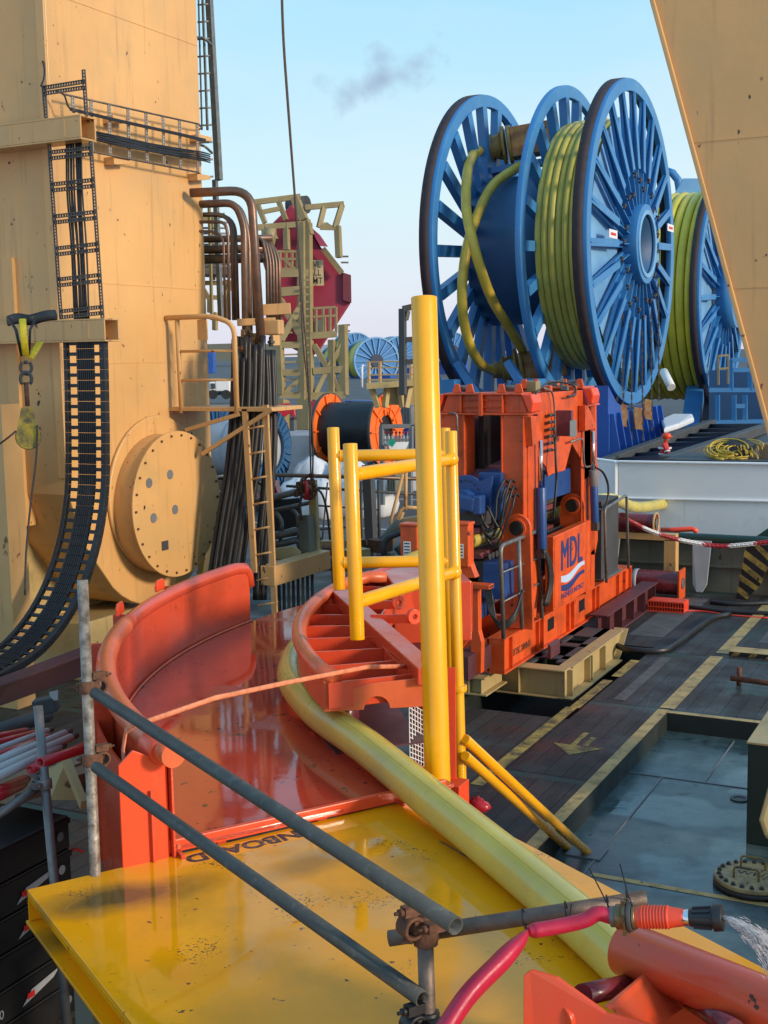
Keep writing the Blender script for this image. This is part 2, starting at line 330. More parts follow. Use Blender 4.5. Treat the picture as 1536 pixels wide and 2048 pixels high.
# ---------------- the setting: quay, ship's deck, wells ----------------
def custom(name): 
    m = bpy.data.materials.new(name); m.use_nodes = True; return m, m.node_tree.nodes, m.node_tree.links, m.node_tree.nodes['Principled BSDF']
def deck_material():
    m, n, l, b = custom('wood_deck'); geo = n.new('ShaderNodeNewGeometry'); sp = n.new('ShaderNodeSeparateXYZ'); l.new(geo.outputs['Position'], sp.inputs[0])
    def op(o, *a):
        k = n.new('ShaderNodeMath'); k.operation = o
        for i, q in enumerate(a):
            if isinstance(q, (int, float)): k.inputs[i].default_value = q
            else: l.new(q, k.inputs[i])
        return k.outputs[0]
    def noise(s, d=5, mp=(1,1,1)):
        q = n.new('ShaderNodeMapping'); q.inputs['Scale'].default_value = mp; l.new(geo.outputs['Position'], q.inputs[0])
        k = n.new('ShaderNodeTexNoise'); k.inputs['Scale'].default_value = s; k.inputs['Detail'].default_value = d; l.new(q.outputs[0], k.inputs[0]); return k.outputs[0]
    def ramp(f, a, b_):
        k = n.new('ShaderNodeMapRange'); l.new(f, k.inputs[0]); k.inputs[1].default_value = a; k.inputs[2].default_value = b_; return k.outputs[0]
    def mix(f, a, c):
        k = n.new('ShaderNodeMix'); k.data_type = 'RGBA'; l.new(f, k.inputs[0]) if not isinstance(f, float) else None
        for i, q in ((6, a), (7, c)):
            if isinstance(q, tuple): k.inputs[i].default_value = (*q, 1)
            else: l.new(q, k.inputs[i])
        return k.outputs[2]
    px = op('DIVIDE', sp.outputs[0], .185); fr = op('FRACT', px); line = op('LESS_THAN', fr, .07)
    wn = n.new('ShaderNodeTexWhiteNoise'); wn.noise_dimensions = '1D'; l.new(op('FLOOR', px), wn.inputs['W'])
    c = mix(wn.outputs['Value'], (.024, .021, .020), (.050, .043, .038))
    c = mix(ramp(noise(3, 8, (2, .35, 1)), .4, .7), c, (.044, .040, .036))
    c = mix(op('MULTIPLY', line, .95), c, (.006, .006, .006))
    # steel cross strips (green) where the timber panels end
    fy = op('FRACT', op('DIVIDE', op('SUBTRACT', sp.outputs[1], 13.42), 2.62)); band = op('LESS_THAN', fy, .052)
    edge = op('LESS_THAN', op('ABSOLUTE', op('SUBTRACT', fy, .052)), .006)
    gcol = mix(ramp(noise(6, 6), .4, .65), (.028, .060, .050), (.050, .055, .050))
    c = mix(band, c, gcol); c = mix(edge, c, (.008, .008, .008))
    c = mix(op('MULTIPLY', ramp(noise(.55, 4), .60, .63), .8), c, gcol)
    c = mix(op('MULTIPLY', ramp(noise(9, 8), .60, .72), .6), c, (.085, .075, .066))
    l.new(c, b.inputs['Base Color']); 
    k = n.new('ShaderNodeMapRange'); l.new(noise(1.3, 4), k.inputs[0]); k.inputs[1].default_value = .42; k.inputs[2].default_value = .62; k.inputs[3].default_value = .66; k.inputs[4].default_value = .38; l.new(k.outputs[0], b.inputs['Roughness'])
    b.inputs['Specular IOR Level'].default_value = .3
    bp = n.new('ShaderNodeBump'); bp.inputs['Distance'].default_value = .01; bp.inputs['Strength'].default_value = .5
    l.new(op('SUBTRACT', noise(30, 4, (1, .15, 1)), op('MULTIPLY', line, 1.0)), bp.inputs['Height']); l.new(bp.outputs[0], b.inputs['Normal'])
    return m
def well_material():
    m = mat('blue_green_well_paint', (.025, .054, .060), .34, var=.25, vs=1.3, dirt=(.085, .135, .14), da=1.0, ds=2.6, chip=.75, cs=5, cc=(.020, .024, .026), wet=.25, ws=.8, bump=.25, bs=6)
    return m
M['deck'] = deck_material(); M['well'] = well_material()
M['asphalt'] = mat('quay_asphalt', (.075, .077, .082), .8, var=.2, vs=.3, dirt=(.10, .10, .10), da=.4, ds=.5)
M['wellside'] = mat('well_side', (.018, .024, .022), .5, var=.3)
def struct(name, g, m, bevel=0): return tag(obj(name, g, m, None, bevel), kind='structure')
QZ = -.4
struct('quay_ground', G().box((-2500, 20.9, QZ-.2), (2500, 4500, QZ)), M['asphalt'])
g = G()
W1 = (-3.30, 4.2, 6.5, 13.40)            # sunken steel well (x0,y0,x1,y1)
W2 = (-5.75, 12.75, -4.22, 16.4)          # recess under the machine
X0, X1, Y0, Y1 = -30, 7, -4, 20.7
xs = sorted({X0, W2[0], W2[2], W1[0], W1[2], X1}); ys = sorted({Y0, W1[1], W2[1], W1[3], W2[3], Y1})
def inw(x, y, q): return q[0] < x < q[2] and q[1] < y < q[3]
for i in range(len(xs)-1):
    for j in range(len(ys)-1):
        cx, cy = (xs[i]+xs[i+1])/2, (ys[j]+ys[j+1])/2
        if inw(cx, cy, W1) or inw(cx, cy, W2): continue
        g.add([(xs[i], ys[j], 0), (xs[i+1], ys[j], 0), (xs[i+1], ys[j+1], 0), (xs[i], ys[j+1], 0)], [(0,1,2,3)])
struct('deck_floor', g, M['deck'])
struct('hull_side', G().box((X0, Y0, -3), (X1, Y1, -.6)), M['green'])
g = G()
for q, zb in ((W1, -.2), (W2, -.5)):
    a, b_, c_, d_ = q
    for p, r_ in (((a,b_),(a,d_)), ((a,d_),(c_,d_)), ((c_,d_),(c_,b_)), ((c_,b_),(a,b_))):
        g.add([(p[0],p[1],zb),(r_[0],r_[1],zb),(r_[0],r_[1],-.001),(p[0],p[1],-.001)], [(0,1,2,3)])
struct('well_side', g, M['wellside'])
struct('well_floor', G().add([(W1[0],W1[1],-.2),(W1[2],W1[1],-.2),(W1[2],W1[3],-.2),(W1[0],W1[3],-.2)], [(0,1,2,3)]), M['well'])
struct('recess_floor', G().add([(W2[0],W2[1],-.5),(W2[2],W2[1],-.5),(W2[2],W2[3],-.5),(W2[0],W2[3],-.5)], [(0,1,2,3)]), M['wellside'])
g = G()
for y in (9.36+2.51, 9.36+2.51-3.6): g.box((W1[0]+.01, y-.008, -.2), (W1[2]-.01, y+.008, -.192))
for (x, a, b_) in ((-2.96, 8.3, 11.86), (-2.55, 11.88, 13.3)): g.box((x-.007, a, -.2), (x+.007, b_, -.192))
struct('deck_weld_seam', g, M['grey'])
g = G()
def sheet(g, x0, y0, x1, y1, z): g.add([(x0,y0,z),(x1,y0,z),(x1,y1,z),(x0,y1,z)], [(0,1,2,3)])
sheet(g, -3.43, 4.3, -3.305, 13.52, .004); sheet(g, -3.43, 13.58, -3.26, 16.2, .004); sheet(g, -3.40, 16.4, -3.24, 20.2, .004)
sheet(g, -3.30, 13.41, 3, 13.50, .004)
struct('deck_marking', g, M['deckyel2'])
g = G(); sheet(g, -4.40, 10.4, -4.27, 13.2, .004); sheet(g, -4.36, 13.2, -4.24, 14.5, .004); sheet(g, -4.32, 14.7, -4.20, 15.6, .004); sheet(g, -4.5, 8.2, -4.38, 9.9, .004)
sheet(g, -3.92, 11.90, -3.86, 12.35, .004); sheet(g, -3.80, 11.90, -3.74, 12.22, .004)
g.add([(-4.10,11.895,.004),(-3.57,11.895,.004),(-3.83,11.58,.004)], [(0,2,1)])
for x0, y0, x1, y1 in ((-7.1, 3.9, -6.2, 4.0), (-5.6, 2.6, -4.6, 2.7)): sheet(g, x0, y0, x1, y1, .004)
struct('deck_marking', g, M['deckyel'])
g = G(); sheet(g, -4.0, 13.7, -3.86, 15.9, .004); sheet(g, -4.75, 17.0, -4.25, 20.0, .004); sheet(g, -3.0, 17.2, -2.8, 19, .004)
struct('deck_patch', g, M['patch'])
# painted line on the well floor, near the hatch
g = G(); sheet(g, -2.9, 9.31, 3, 9.38, -.196)
struct('deck_marking', g, M['deckyel2'])
# road paint on the quay
g = G()
for k in range(5): sheet(g, -34+k*4.2, 28, -33.9+k*4.2, 33, QZ+.004)
sheet(g, -34, 27.9, -14, 28.0, QZ+.004); sheet(g, -40, 34, -12, 34.1, QZ+.004)
struct('quay_marking', g, M['whitep'])
# ---------------- yellow plate ----------------
U1 = V((.5299, .8480, 0)); U2 = V((.8480, -.5299, 0)); PA = V((-3.78, 3.95, 1.7))
def pl(a, b, z=1.7): q = PA+U1*a+U2*b; return V((q.x, q.y, z))
PW = 2.13; PLN = 5.2
th = thing('steel_plate_platform', 'large wet yellow painted steel plate with worn scrapes in front of the red chute', 'platform', pl(1, 1, 0))
g = G(); g.prism([pl(0,0), pl(PW,0), pl(PW,PLN), pl(0,PLN)], (0,0,-.014)); obj('top_plate', g, M['plate'], th, .003)
g = G()
g.prism([pl(0,0,1.686), pl(0,PLN,1.686), pl(.03,PLN,1.686), pl(.03,0,1.686)], (0,0,-.03))
g.prism([pl(.06,.0,1.656), pl(.06,PLN,1.656), pl(.075,PLN,1.656), pl(.075,0,1.656)], (0,0,-.10))
g.prism([pl(-.01,-.01,1.556), pl(-.01,PLN,1.556), pl(.12,PLN,1.556), pl(.12,-.01,1.556)], (0,0,-.015))
g.prism([pl(.0,.0,1.685), pl(.0,.012,1.685), pl(PW,.012,1.685), pl(PW,0,1.685)], (0,0,-.128))
g.prism([pl(PW-.012,.012,1.685), pl(PW-.012,PLN,1.685), pl(PW,PLN,1.685), pl(PW,.012,1.685)], (0,0,-.13))
obj('edge_channel', g, M['plate'], th, .002)
g = G()
for a, b in ((.2,.2),(1.8,.2),(.2,2.6),(1.8,2.6),(.3,4.8)):
    obj('support_leg', G().box((pl(a,b).x-.05, pl(a,b).y-.05, 0), (pl(a,b).x+.05, pl(a,b).y+.05, 1.54)), M['olive'], th)
for k in range(5): obj('slot', G().prism([pl(PW-.33,.55+k*.62,1.7004), pl(PW-.33,.9+k*.62,1.7004), pl(PW-.318,.9+k*.62,1.7004), pl(PW-.318,.55+k*.62,1.7004)], (0,0,.0016)), M['deckyel'], th)
t_ = text('lettering', 'INBOARD', pl(1.33,.05,1.7005), -U1, U2, .125, M['ink'], th, .001, 'LEFT', 1.12, .004)
# ---------------- red chute ----------------
CC = V((-.6, 8.9, 0)); RO = 5.2; RI = 3.98; FZ = 1.74
def arc(R, a, z, c=CC): return V((c.x+R*math.cos(rad(a)), c.y+R*math.sin(rad(a)), z))
def arcs(R, a0, a1, z, n=40): return [arc(R, a0+(a1-a0)*k/n, z) for k in range(n+1)]
ch = thing('curved_chute', 'wet red curved steel chute with a high rounded outer wall', 'chute', (-4.6, 6.8, 0))
A0, A1 = 180.0, 237.6
def strip(g, i, o, zt, zb, a0, a1, n=48):
    p = arcs(i, a0, a1, zt, n)+arcs(o, a0, a1, zt, n); q = arcs(i, a0, a1, zb, n)+arcs(o, a0, a1, zb, n); m = n+1
    vs = p+q; fs = []
    for k in range(n):
        fs += [(k, k+1, m+k+1, m+k), (2*m+k, 3*m+k, 3*m+k+1, 2*m+k+1), (k, 2*m+k, 2*m+k+1, k+1), (m+k, m+k+1, 3*m+k+1, 3*m+k)]
    fs += [(0, m, 3*m, 2*m), (n, 2*m+n, 3*m+n, m+n)]
    return g.add(vs, fs)
obj('floor', strip(strip(G(), RI-.35, RO, FZ, FZ-.02, 180, 237.2), RI+.25, RO, FZ, FZ-.02, 164, 180, 10), M['redfloor'], ch, .002)
g = strip(G(), RO, RO+.012, FZ+.45, FZ-.10, A0, 206)
strip(g, RO, RO+.012, FZ+.45, FZ-.10, 206.12, A1); obj('outer_wall', g, M['red'], ch, .002)
obj('wall_skirt', strip(G(), RO+.10, RO+.112, FZ+.30, FZ-.55, 196, A1), M['red'], ch)
rp = [arc(RO+.03, 179.6, FZ+.30)]+[arc(RO+.03, 179.8, FZ+.40)]+[arc(RO+.03, 180.4, FZ+.46)]+arcs(RO+.03, 182, 205.9, FZ+.48, 24)
obj('rim_tube', G().tube(rp, .052, 16), M['red'], ch)
obj('rim_tube', G().tube(arcs(RO+.03, 206.1, 238.6, FZ+.48, 30), .058, 16), M['rim'], ch)
for a in (192, 203.5, 213, 224): 
    p = arc(RO+.10, a, FZ-.5); t = V((math.cos(rad(a)), math.sin(rad(a)), 0)); obj('wall_stiffener', G().bar(p, p+UZ*1.0, .02, .16, t), M['red'], ch, .004)
for a in (194, 203.5, 218):
    p = arc(RO+.12, a, FZ+.5); t = V((-math.sin(rad(a)), math.cos(rad(a)), 0))
    n_ = V((math.cos(rad(a)), math.sin(rad(a)), 0))
    g = G().prism([p-t*.08, p+t*.08, p+t*.08+UZ*.05, p+t*.05+UZ*.085, p-t*.05+UZ*.085, p-t*.08+UZ*.05], n_*.02); obj('lifting_lug', g, M['redor'], ch, .004)
# weld seam raised bead on floor edge and the near lip
g = G().tube(arcs(RO-.015, A0, A1, FZ+.008, 40), .010, 6); obj('weld_bead', g, M['rim'], ch)
e0 = arc(RO+.05, 237.0, FZ); e1 = arc(RI-.3, 237.0, FZ); obj('near_lip', G().bar(e0+UZ*.0, e1, .03, .06), M['redor'], ch, .004)
# bright end plate with a tube stub
eu = (e1-e0).normalized(); en = V((eu.y, -eu.x, 0))
ep = e0+en*.02
g = G().prism([ep-eu*.20+UZ*-.30, ep+eu*.02+UZ*-.30, ep+eu*.02+UZ*.42, ep-eu*.13+UZ*.50, ep-eu*.20+UZ*.44], en*.014)
g.prism([ep+eu*.021+UZ*-.30, ep+eu*.021-en*.10+UZ*-.30, ep+eu*.021-en*.10+UZ*.40, ep+eu*.021+UZ*.42], eu*.012)
obj('end_plate', g, M['redor'], ch, .003)
obj('tube_stub', G().rod(e0+UZ*.47-en*.12, e0+UZ*.47+en*.05, .058, 18), M['redor'], ch, .006)
# support trestle beneath
g = G()
for a in (170, 190, 210, 230):
    for R in (RI, RO-.1): p = arc(R, a, 0); g.box((p.x-.06, p.y-.06, 0), (p.x+.06, p.y+.06, FZ-.1))
strip(g, RI-.02, RI+.0, FZ-.02, FZ-.25, 160, 238); strip(g, RO-.03, RO-.01, FZ-.02, FZ-.25, 160, 238)
obj('support_frame', g, M['red'], ch)
# ---------------- inner roller frame ----------------
fr_ = thing('roller_guide_frame', 'red curved inner guide frame with cross ribs and rounded rim above maroon rollers', 'guide frame', (-3.8, 7.6, 0))
IR = 4.05; HZ = 2.2
obj('rim_tube', G().tube([arc(IR-.25,182.5,HZ+.04), arc(IR-.12,183.3,HZ+.05)]+arcs(IR, 185.5, 225, HZ+.02, 36)+[arc(IR-.06,226.3,HZ-.02)], .048, 14), M['rim'], fr_)
obj('rim_tube', G().tube(arcs(IR-.02, 171, 184, HZ+.0, 14), .048, 14), M['red'], fr_)
strip_ = lambda i, o, zt, zb, a0, a1: strip(G(), i, o, zt, zb, a0, a1)
obj('front_band', strip_(IR+.0, IR+.012, HZ, HZ-.19, 176, 226), M['rim'], fr_)
obj('back_band', strip_(IR-.52, IR-.508, HZ-.02, HZ-.19, 176, 226), M['red'], fr_)
obj('bottom_web', strip_(IR-.50, IR-.004, HZ-.175, HZ-.19, 176, 226), M['red'], fr_)
for a in [178+k*5.4 for k in range(10)]:
    p = arc(IR-.506, a, HZ-.10); q = arc(IR-.003, a, HZ-.10)
    obj('cross_rib', G().bar(p, q, .014, .148), M['red'], fr_)
# straight top beams of the frame
p0 = arc(IR-.55, 226, HZ-.10); p1 = arc(IR-.50, 201, HZ-.10); d = (p1-p0)
q0 = pD(905,1345,8.0); 
g = G().bar(pZ(680,1192,HZ-.01), pZ(858,1352,HZ-.01), .13, .10); obj('box_beam', g, M['red'], fr_, .006)
ea = arc(IR+.012, 226, HZ-.10); eb = ea+(V((-2.42, 6.66, HZ-.10))-ea)*.50
ed = (eb-ea).normalized(); enn = V((ed.y, -ed.x, 0))
L_ = (eb-ea).length
pts = [ea-UZ*.10, ea+ed*.20-UZ*.10] + [ea+ed*(.30-.075*math.cos(math.pi*k/8))-UZ*(.10-.075*math.sin(math.pi*k/8)) for k in range(9)] + [ea+ed*.42-UZ*.10, eb-UZ*.10, eb+UZ*.07, ea+ed*.25+UZ*.05, ea+ed*.15+UZ*.02, ea+UZ*.08]
obj('end_plate', G().prism(pts, enn*.014), M['rim'], fr_, .003)
for i, a in enumerate((184, 193, 202, 211, 220)):
    p = arc(IR-.20, a, 0); g = G().rod((p.x,p.y,FZ-.05), (p.x,p.y,HZ-.22), .10, 24); r_ = obj('roller', g, M['maroon'], fr_)
    obj('roller_cap', G().rod((p.x,p.y,HZ-.22), (p.x,p.y,HZ-.19), .04, 12), M['greyd'], r_)
# base plate under the rollers, and posts
obj('base_plate', strip(G(), IR-.62, IR-.05, FZ+.012, FZ+.002, 178, 226), M['maroonb'], fr_)
# bearing lugs
for a, r_ in ((199, IR-.62), (207, IR-.75)):
    c = arc(r_, a, HZ+.06); g = G().pipe(c, c+V((.03,-.02,0)), .05, .02, 18); g.bar(c+V((-.3,-.02,-.04)), c+V((-.02,0,-.02)), .02, .06); obj('pad_eye', g, M['redor'], fr_)
# red box housing behind
g = G(); ba = V((-4.25, 8.55, 0)); dx = V((.62, .42, 0)).normalized(); dy = V((-dx.y, dx.x, 0))
g.prism([V((ba+dx*i+dy*j)[:])+UZ*1.75 for i, j in ((0,0),(.62,0),(.62,.75),(0,.75))], (0,0,.48)); obj('motor_housing', g, M['red'], fr_, .012)
g = G()
for k in range(5): q = ba+dx*.635+dy*(.1+k*.13); g.bar(q+UZ*1.8, q+UZ*2.2, .012, .02)
obj('housing_rib', g, M['red'], fr_)
# white safety mesh behind the post
ms = thing('mesh_guard', 'white square wire mesh guard panel behind the maroon roller', 'mesh panel', (-2.9, 6.35, 1.7))
g = G(); a = pD(818,1405,7.25); b = pD(846,1422,7.6); d = (b-a); H = .62
for k in range(8): q = a+d*(k/7*1.4); g.rod(q, q-UZ*H, .0035, 5)
for k in range(22): q = a-UZ*(H*k/21); g.rod(q, q+d*1.4, .0035, 5)
obj('wire_mesh', g, M['whitep'], ms)
# ---------------- the long yellow-green pipe ----------------
hp = [(-5.8,26,.95), (-5.8,21.5,1.25), (-5.8,19.5,1.62), (-5.8,17,1.74), (-5.8,14,1.75), (-5.8,12.7,1.76), (-5.62,11.4,1.8), (-5.25,10.1,1.85), (-4.93,9.0,1.87), (-4.68,7.95,1.87), (-4.28,7.05,1.87), (-3.72,6.38,1.87), (-3.1,5.88,1.86), (-2.45,5.35,1.82), (-1.75,4.75,1.80), (-1.1,4.12,1.80), (-.3,3.2,1.80)]
hs_ = spline(hp, 10); ft = thing('flexible_pipe', 'thick yellow-green pipe bending through the red chute and across the yellow plate', 'pipe', V((-4.6,7.9,1.75)))
obj('pipe_sheath', G().tube(hs_, .098, 28), M['hose'], ft)
M['seam'] = mat('pipe_print_line', (.20,.21,.06), .6, var=.3, vs=20)
for an, r_ in ((66, .0011), (112, .0009)):
    pts_ = []
    for i in range(len(hs_)):
        d = (hs_[min(i+1,len(hs_)-1)]-hs_[max(i-1,0)]).normalized(); sd3 = d.cross(UZ).normalized(); pts_.append(hs_[i]+(sd3*math.cos(rad(an))+sd3.cross(d)*math.sin(rad(an)))*.0975)
    obj('seam_line', G().tube(pts_, r_, 5), M['seam'], ft)
# ---------------- yellow posts ----------------
yp = thing('goalpost_frame', 'bright yellow tall tubular post with hanging side posts and rails', 'post frame', pZ(880,1640,0))
def rnd(p, q, r, par, name, m=M['yellow']): return obj(name, G().rod(p, q, r, 24), m, par, .006)
T = 6.75; top = pD(848,594,T); bot = pD(876,1590,T); k = (0-bot.z)/(top.z-bot.z); bot0 = bot+(top-bot)*k
rnd(bot0, top, .0705, yp, 'main_post')
def zz(p, q, z): return p+(q-p)*((z-p.z)/(q.z-p.z))
P1a, P1b = pD(666,855,9.0), pD(679,1180,9.0); P2a, P2b = pD(700,887,7.55), pD(715,1280,7.55)
P4a, P4b = pD(902,862,8.55), pD(919,1480,8.55); P3a, P3b = pD(889,856,9.0), pD(897,1150,9.0)
rnd(P1b, P1a, .044, yp, 'hanging_post'); rnd(P2b, P2a, .044, yp, 'hanging_post')
rnd(zz(P4b, P4a, -.2), P4a, .041, yp, 'rear_post'); rnd(zz(P3b, P3a, 1.6), P3a, .041, yp, 'rear_post')
for z in (pD(705,950,7.55).z, pD(712,1205,7.55).z):
    rnd(zz(P2b,P2a,z), zz(P4b,P4a,z), .042, yp, 'cross_rail')
    rnd(zz(P1b,P1a,z), zz(P3b,P3a,z), .042, yp, 'cross_rail')
    g = G().ball(zz(P4b,P4a,z)+V((.0,-.02,0)), .055, 12); obj('rail_cap', g, M['yellow'], yp)
for z in (pD(705,950,7.55).z, pD(712,1205,7.55).z):
    for A_, B_ in ((zz(P2b,P2a,z), zz(P4b,P4a,z)), (zz(P1b,P1a,z), zz(P3b,P3a,z))):
        d = (B_-A_).normalized(); u = d.orthogonal().normalized(); v = d.cross(u)
        for c in (A_+d*.044, B_-d*.041): obj('weld_bead', G().tube([c+(u*math.cos(k*math.tau/24)+v*math.sin(k*math.tau/24))*.042 for k in range(25)], .0045, 6), M['yellow'], yp)
q = zz(P4b, P4a, .62); q2 = pD(916,1376,8.55); obj('collar', G().pipe(q2-UZ*.02, q2+UZ*.02, .062, .041, 24), M['yellow'], yp, .003)
s1 = pD(930,1478,8.5); s2 = pD(930,1512,8.45); f1 = pZ(1176,1706,-.2); f2 = pZ(1140,1706,-.2)
rnd(s1, f1, .036, yp, 'brace'); rnd(s2, f2+V((-.05,.1,0)), .036, yp, 'brace')
obj('foot_plate', G().box((f1.x-.16, f1.y-.13, -.199), (f1.x+.14, f1.y+.13, -.185)), M['grey'], yp, .002)
r1 = thing('red_channel_post', 'bright red upright channel beside the tall yellow post', 'post', pD(905,1590,8.35))
a = pD(903,1335,8.3); b = pD(905,1620,8.3); g = G().bar(zz(b, a, 0), a, .03, .055, (1,.3,0)); obj('channel_web', g, M['redor'], r1, .003)
g = G().box((b.x-.02, b.y-.12, .0), (b.x+.10, b.y+.05, 1.2)); obj('channel_foot', g, M['redor'], r1, .003)
# ---------------- scaffold ----------------
def couple(p, ax1, ax2, par_label, grp='scaffold couplers on the tube joints', m='rustc'):
    t = thing('scaffold_coupler', par_label, 'coupler', p, grp)
    ax1 = V(ax1).normalized(); ax2 = V(ax2).normalized()
    g = G().pipe(p-ax1*.027, p+ax1*.027, .037, .026, 14); c2 = V(t['o2']) if 'o2' in t else p+ax1.cross(ax2).normalized()*.052
    g.pipe(c2-ax2*.027, c2+ax2*.027, .037, .026, 14); g.bar(p, c2, .045, .04); obj('clamp_body', g, M[m], t, .003)
    sd_ = ax1.cross(ax2).normalized(); tt = ax2
    for c_, ax in ((p, ax1), (c2, ax2)):
        o_ = ax.cross(sd_).normalized()
        b_ = c_+o_*.05; g = G().bar(b_-sd_*.03, b_+sd_*.03, .03, .03); g.rod(b_-sd_*.045, b_+sd_*.06, .006, 8); g.rod(b_+sd_*.03, b_+sd_*.045, .013, 6)
        obj('clamp_bolt', g, M[m], t)
    return t
pf_a, pf_b = pD(165,1160,5.62), pD(191,1752,5.62)
def upr(name, a, b, label, m, r=.0245, z0=0.0, grp='scaffold uprights'):
    k = zz(b, a, z0); g = G().pipe(k, a, r, r-.005, 20); return tag(obj(name, g, M[m]), label, 'scaffold tube', grp)
upr('scaffold_upright', pf_a, pf_b, 'weathered pale scaffold upright rising beside the curved red chute wall', 'scaff')
pn_a, pn_b = pD(848,1808,3.72), pD(856,2048,3.72)
upr('scaffold_upright', pn_a, pn_b, 'rusty scaffold upright standing in the foreground before the yellow plate', 'scaffr', z0=1.703)
ps_a, ps_b = pD(76,1412,6.6), pD(106,1740,6.6)
upr('scaffold_upright', ps_a, ps_b, 'short blue-grey scaffold upright among the stacked poles at left', 'steel')
def ledger(a, b, label, m, r=.0245, name='scaffold_ledger'):
    return tag(obj(name, G().pipe(a, b, r, r-.005, 20), M[m]), label, 'scaffold tube', 'scaffold ledgers')
dirn = (pn_a-pf_a).normalized()
ra, rb = pD(190,1386,5.52), pD(912,1852,3.42); ledger(ra, rb, 'dark grey upper scaffold rail crossing above the red chute', 'scaffd', .0255)
rc, rd = pD(192,1534,5.52), pD(845,1998,3.68); ledger(rc, rd, 'dark grey lower scaffold rail crossing above the yellow plate', 'scaffd', .0255)
ta, tb = pD(778,1877,3.85), pD(1294,1797,3.72); ledger(ta, tb, 'brown horizontal scaffold tube carrying the hose nozzle', 'scaffr', .0245)
la, lb = pD(20,1612,6.55), pD(92,1562,6.7); ledger(pD(-40,1655,6.4), pD(98,1560,6.68), 'grey ledger tube clamped to the short upright at left', 'steel')
ud = (pf_a-pf_b).normalized(); rdv = (rb-ra).normalized()
couple(zz(pf_b,pf_a,ra.z), ud, rdv, 'rusty coupler joining the pale upright to the upper rail', m='rustc')
couple(zz(pf_b,pf_a,rc.z), ud, rdv, 'rusty coupler joining the pale upright to the lower rail', m='rustc')
un = (pn_a-pn_b).normalized(); td = (tb-ta).normalized()
couple(pD(849,1845,3.72), un, -rdv, 'rusty coupler at the top of the foreground upright holding the upper rail')
couple(pD(851,1872,3.72), un, td, 'rusty coupler on the foreground upright holding the brown tube')
couple(pD(855,2040,3.72), un, -rdv, 'dark coupler low on the foreground upright at the bottom of the photo', m='rubber')
us = (ps_a-ps_b).normalized(); couple(pD(90,1568,6.6), us, (lb-la), 'grey coupler on the short upright by the stacked poles', m='steel')
# ---------------- fire hose and nozzle ----------------
fh = thing('fire_hose', 'crimson lay-flat hose tied under the scaffold tube with a nozzle spraying water', 'hose', pD(1060,1880,3.6))
hosepts = [pD(880,2075,3.35), pD(935,1992,3.42), pD(1000,1925,3.5), pD(1040,1882,3.56), pD(1053,1864,3.6)]
obj('hose_length', G().tube(spline(hosepts,6), [.050]*14+[.048,.046,.042,.038,.034,.030,.026,.020,.016,.013,.012][:11], 36, True, .55, ray(1000,1900), .045), M['firehose'], fh)
h2 = [pD(1055,1862,3.6), pD(1075,1860,3.61), pD(1130,1850,3.62), pD(1170,1840,3.62), pD(1195,1827,3.62), pD(1222,1833,3.62)]
obj('hose_length', G().tube(spline(h2,6), [.014,.017,.02,.023,.026,.028]+[.028]*25, 14, True, .8, ray(1130,1850)), M['firehose'], fh)
n0, n1 = pD(1222,1833,3.62), pD(1446,1836,3.50); nd = (n1-n0)
def seg(name, a, b, r0, r1, m, n=24):
    return obj(name, G().tube([n0+nd*a, n0+nd*b], [r0, r1], n), M[m], fh, .002)
seg('hose_clamp', .0, .05, .030, .030, 'steel'); seg('coupling', .05, .11, .036, .036, 'brass'); seg('coupling', .115, .155, .043, .043, 'brass'); seg('coupling', .16, .20, .044, .042, 'greyd'); seg('coupling', .205, .235, .038, .034, 'brass')
u = nd.normalized().orthogonal().normalized(); b_ = nd.normalized().cross(u)
for k in range(6):
    a = k*math.pi/3; d = u*math.cos(a)+b_*math.sin(a); c = n0+nd*.135+d*.045; obj('coupling_lug', G().obox(c, (.012,.012,.02), None), M['brass'], fh)
g = G(); pts = []; rs = []
for k in range(61):
    t = .235+.42*k/60; pts.append(n0+nd*t); rr_ = .030-.006*max(0, (k-42)/18); rs.append(rr_+(.0035 if (k % 4) < 2 and 6 < k < 44 else 0))
g.tube(pts, rs, 20); obj('ribbed_sleeve', g, M['nozred'], fh)
seg('nozzle_neck', .655, .71, .022, .024, 'chrome'); seg('nozzle_body', .71, .93, .025, .030, 'rubber')
g = G()
for k in range(9):
    a = k*math.tau/9; d = u*math.cos(a)+b_*math.sin(a); g.bar(n0+nd*.74+d*.026, n0+nd*.90+d*.029, .006, .010, d)
obj('nozzle_grip', g, M['rubber'], fh)
seg('nozzle_tip', .92, 1.0, .038, .036, 'rubber')
def tie(p, ax, r, tail=None, label=''):
    ax = V(ax).normalized(); u = ax.orthogonal().normalized(); v = ax.cross(u)
    g = G().tube([p+(u*math.cos(k*math.tau/20)+v*math.sin(k*math.tau/20))*r for k in range(21)], .0022, 6)
    if tail: g.tube(tail, .0020, 6)
    return tag(obj('cable_tie', g, M['black']), label, 'cable tie', 'black cable ties round the scaffold tube')
tie(pD(1048,1838,3.74), td, .031, [pD(1048,1848,3.71), pD(1052,1866,3.62)], 'thin black tie where the crimson hose turns down')
tie(pD(1135,1832,3.70), td, .042, [pD(1143,1808,3.68), pD(1134,1858,3.62)], 'black cable tie crossed round hose and tube between the hose bend and the long tails')
tie(pD(1218,1818,3.68), td, .040, [pD(1226,1830,3.64), pD(1212,1802,3.66), pD(1178,1736,3.7)], 'black cable tie with a long tail pointing up left of the coupling')
tie(pD(1258,1812,3.66), td, .044, [pD(1282,1846,3.56), pD(1256,1790,3.6), pD(1240,1728,3.66)], 'black cable tie with a long tail, nearest the ribbed red sleeve')
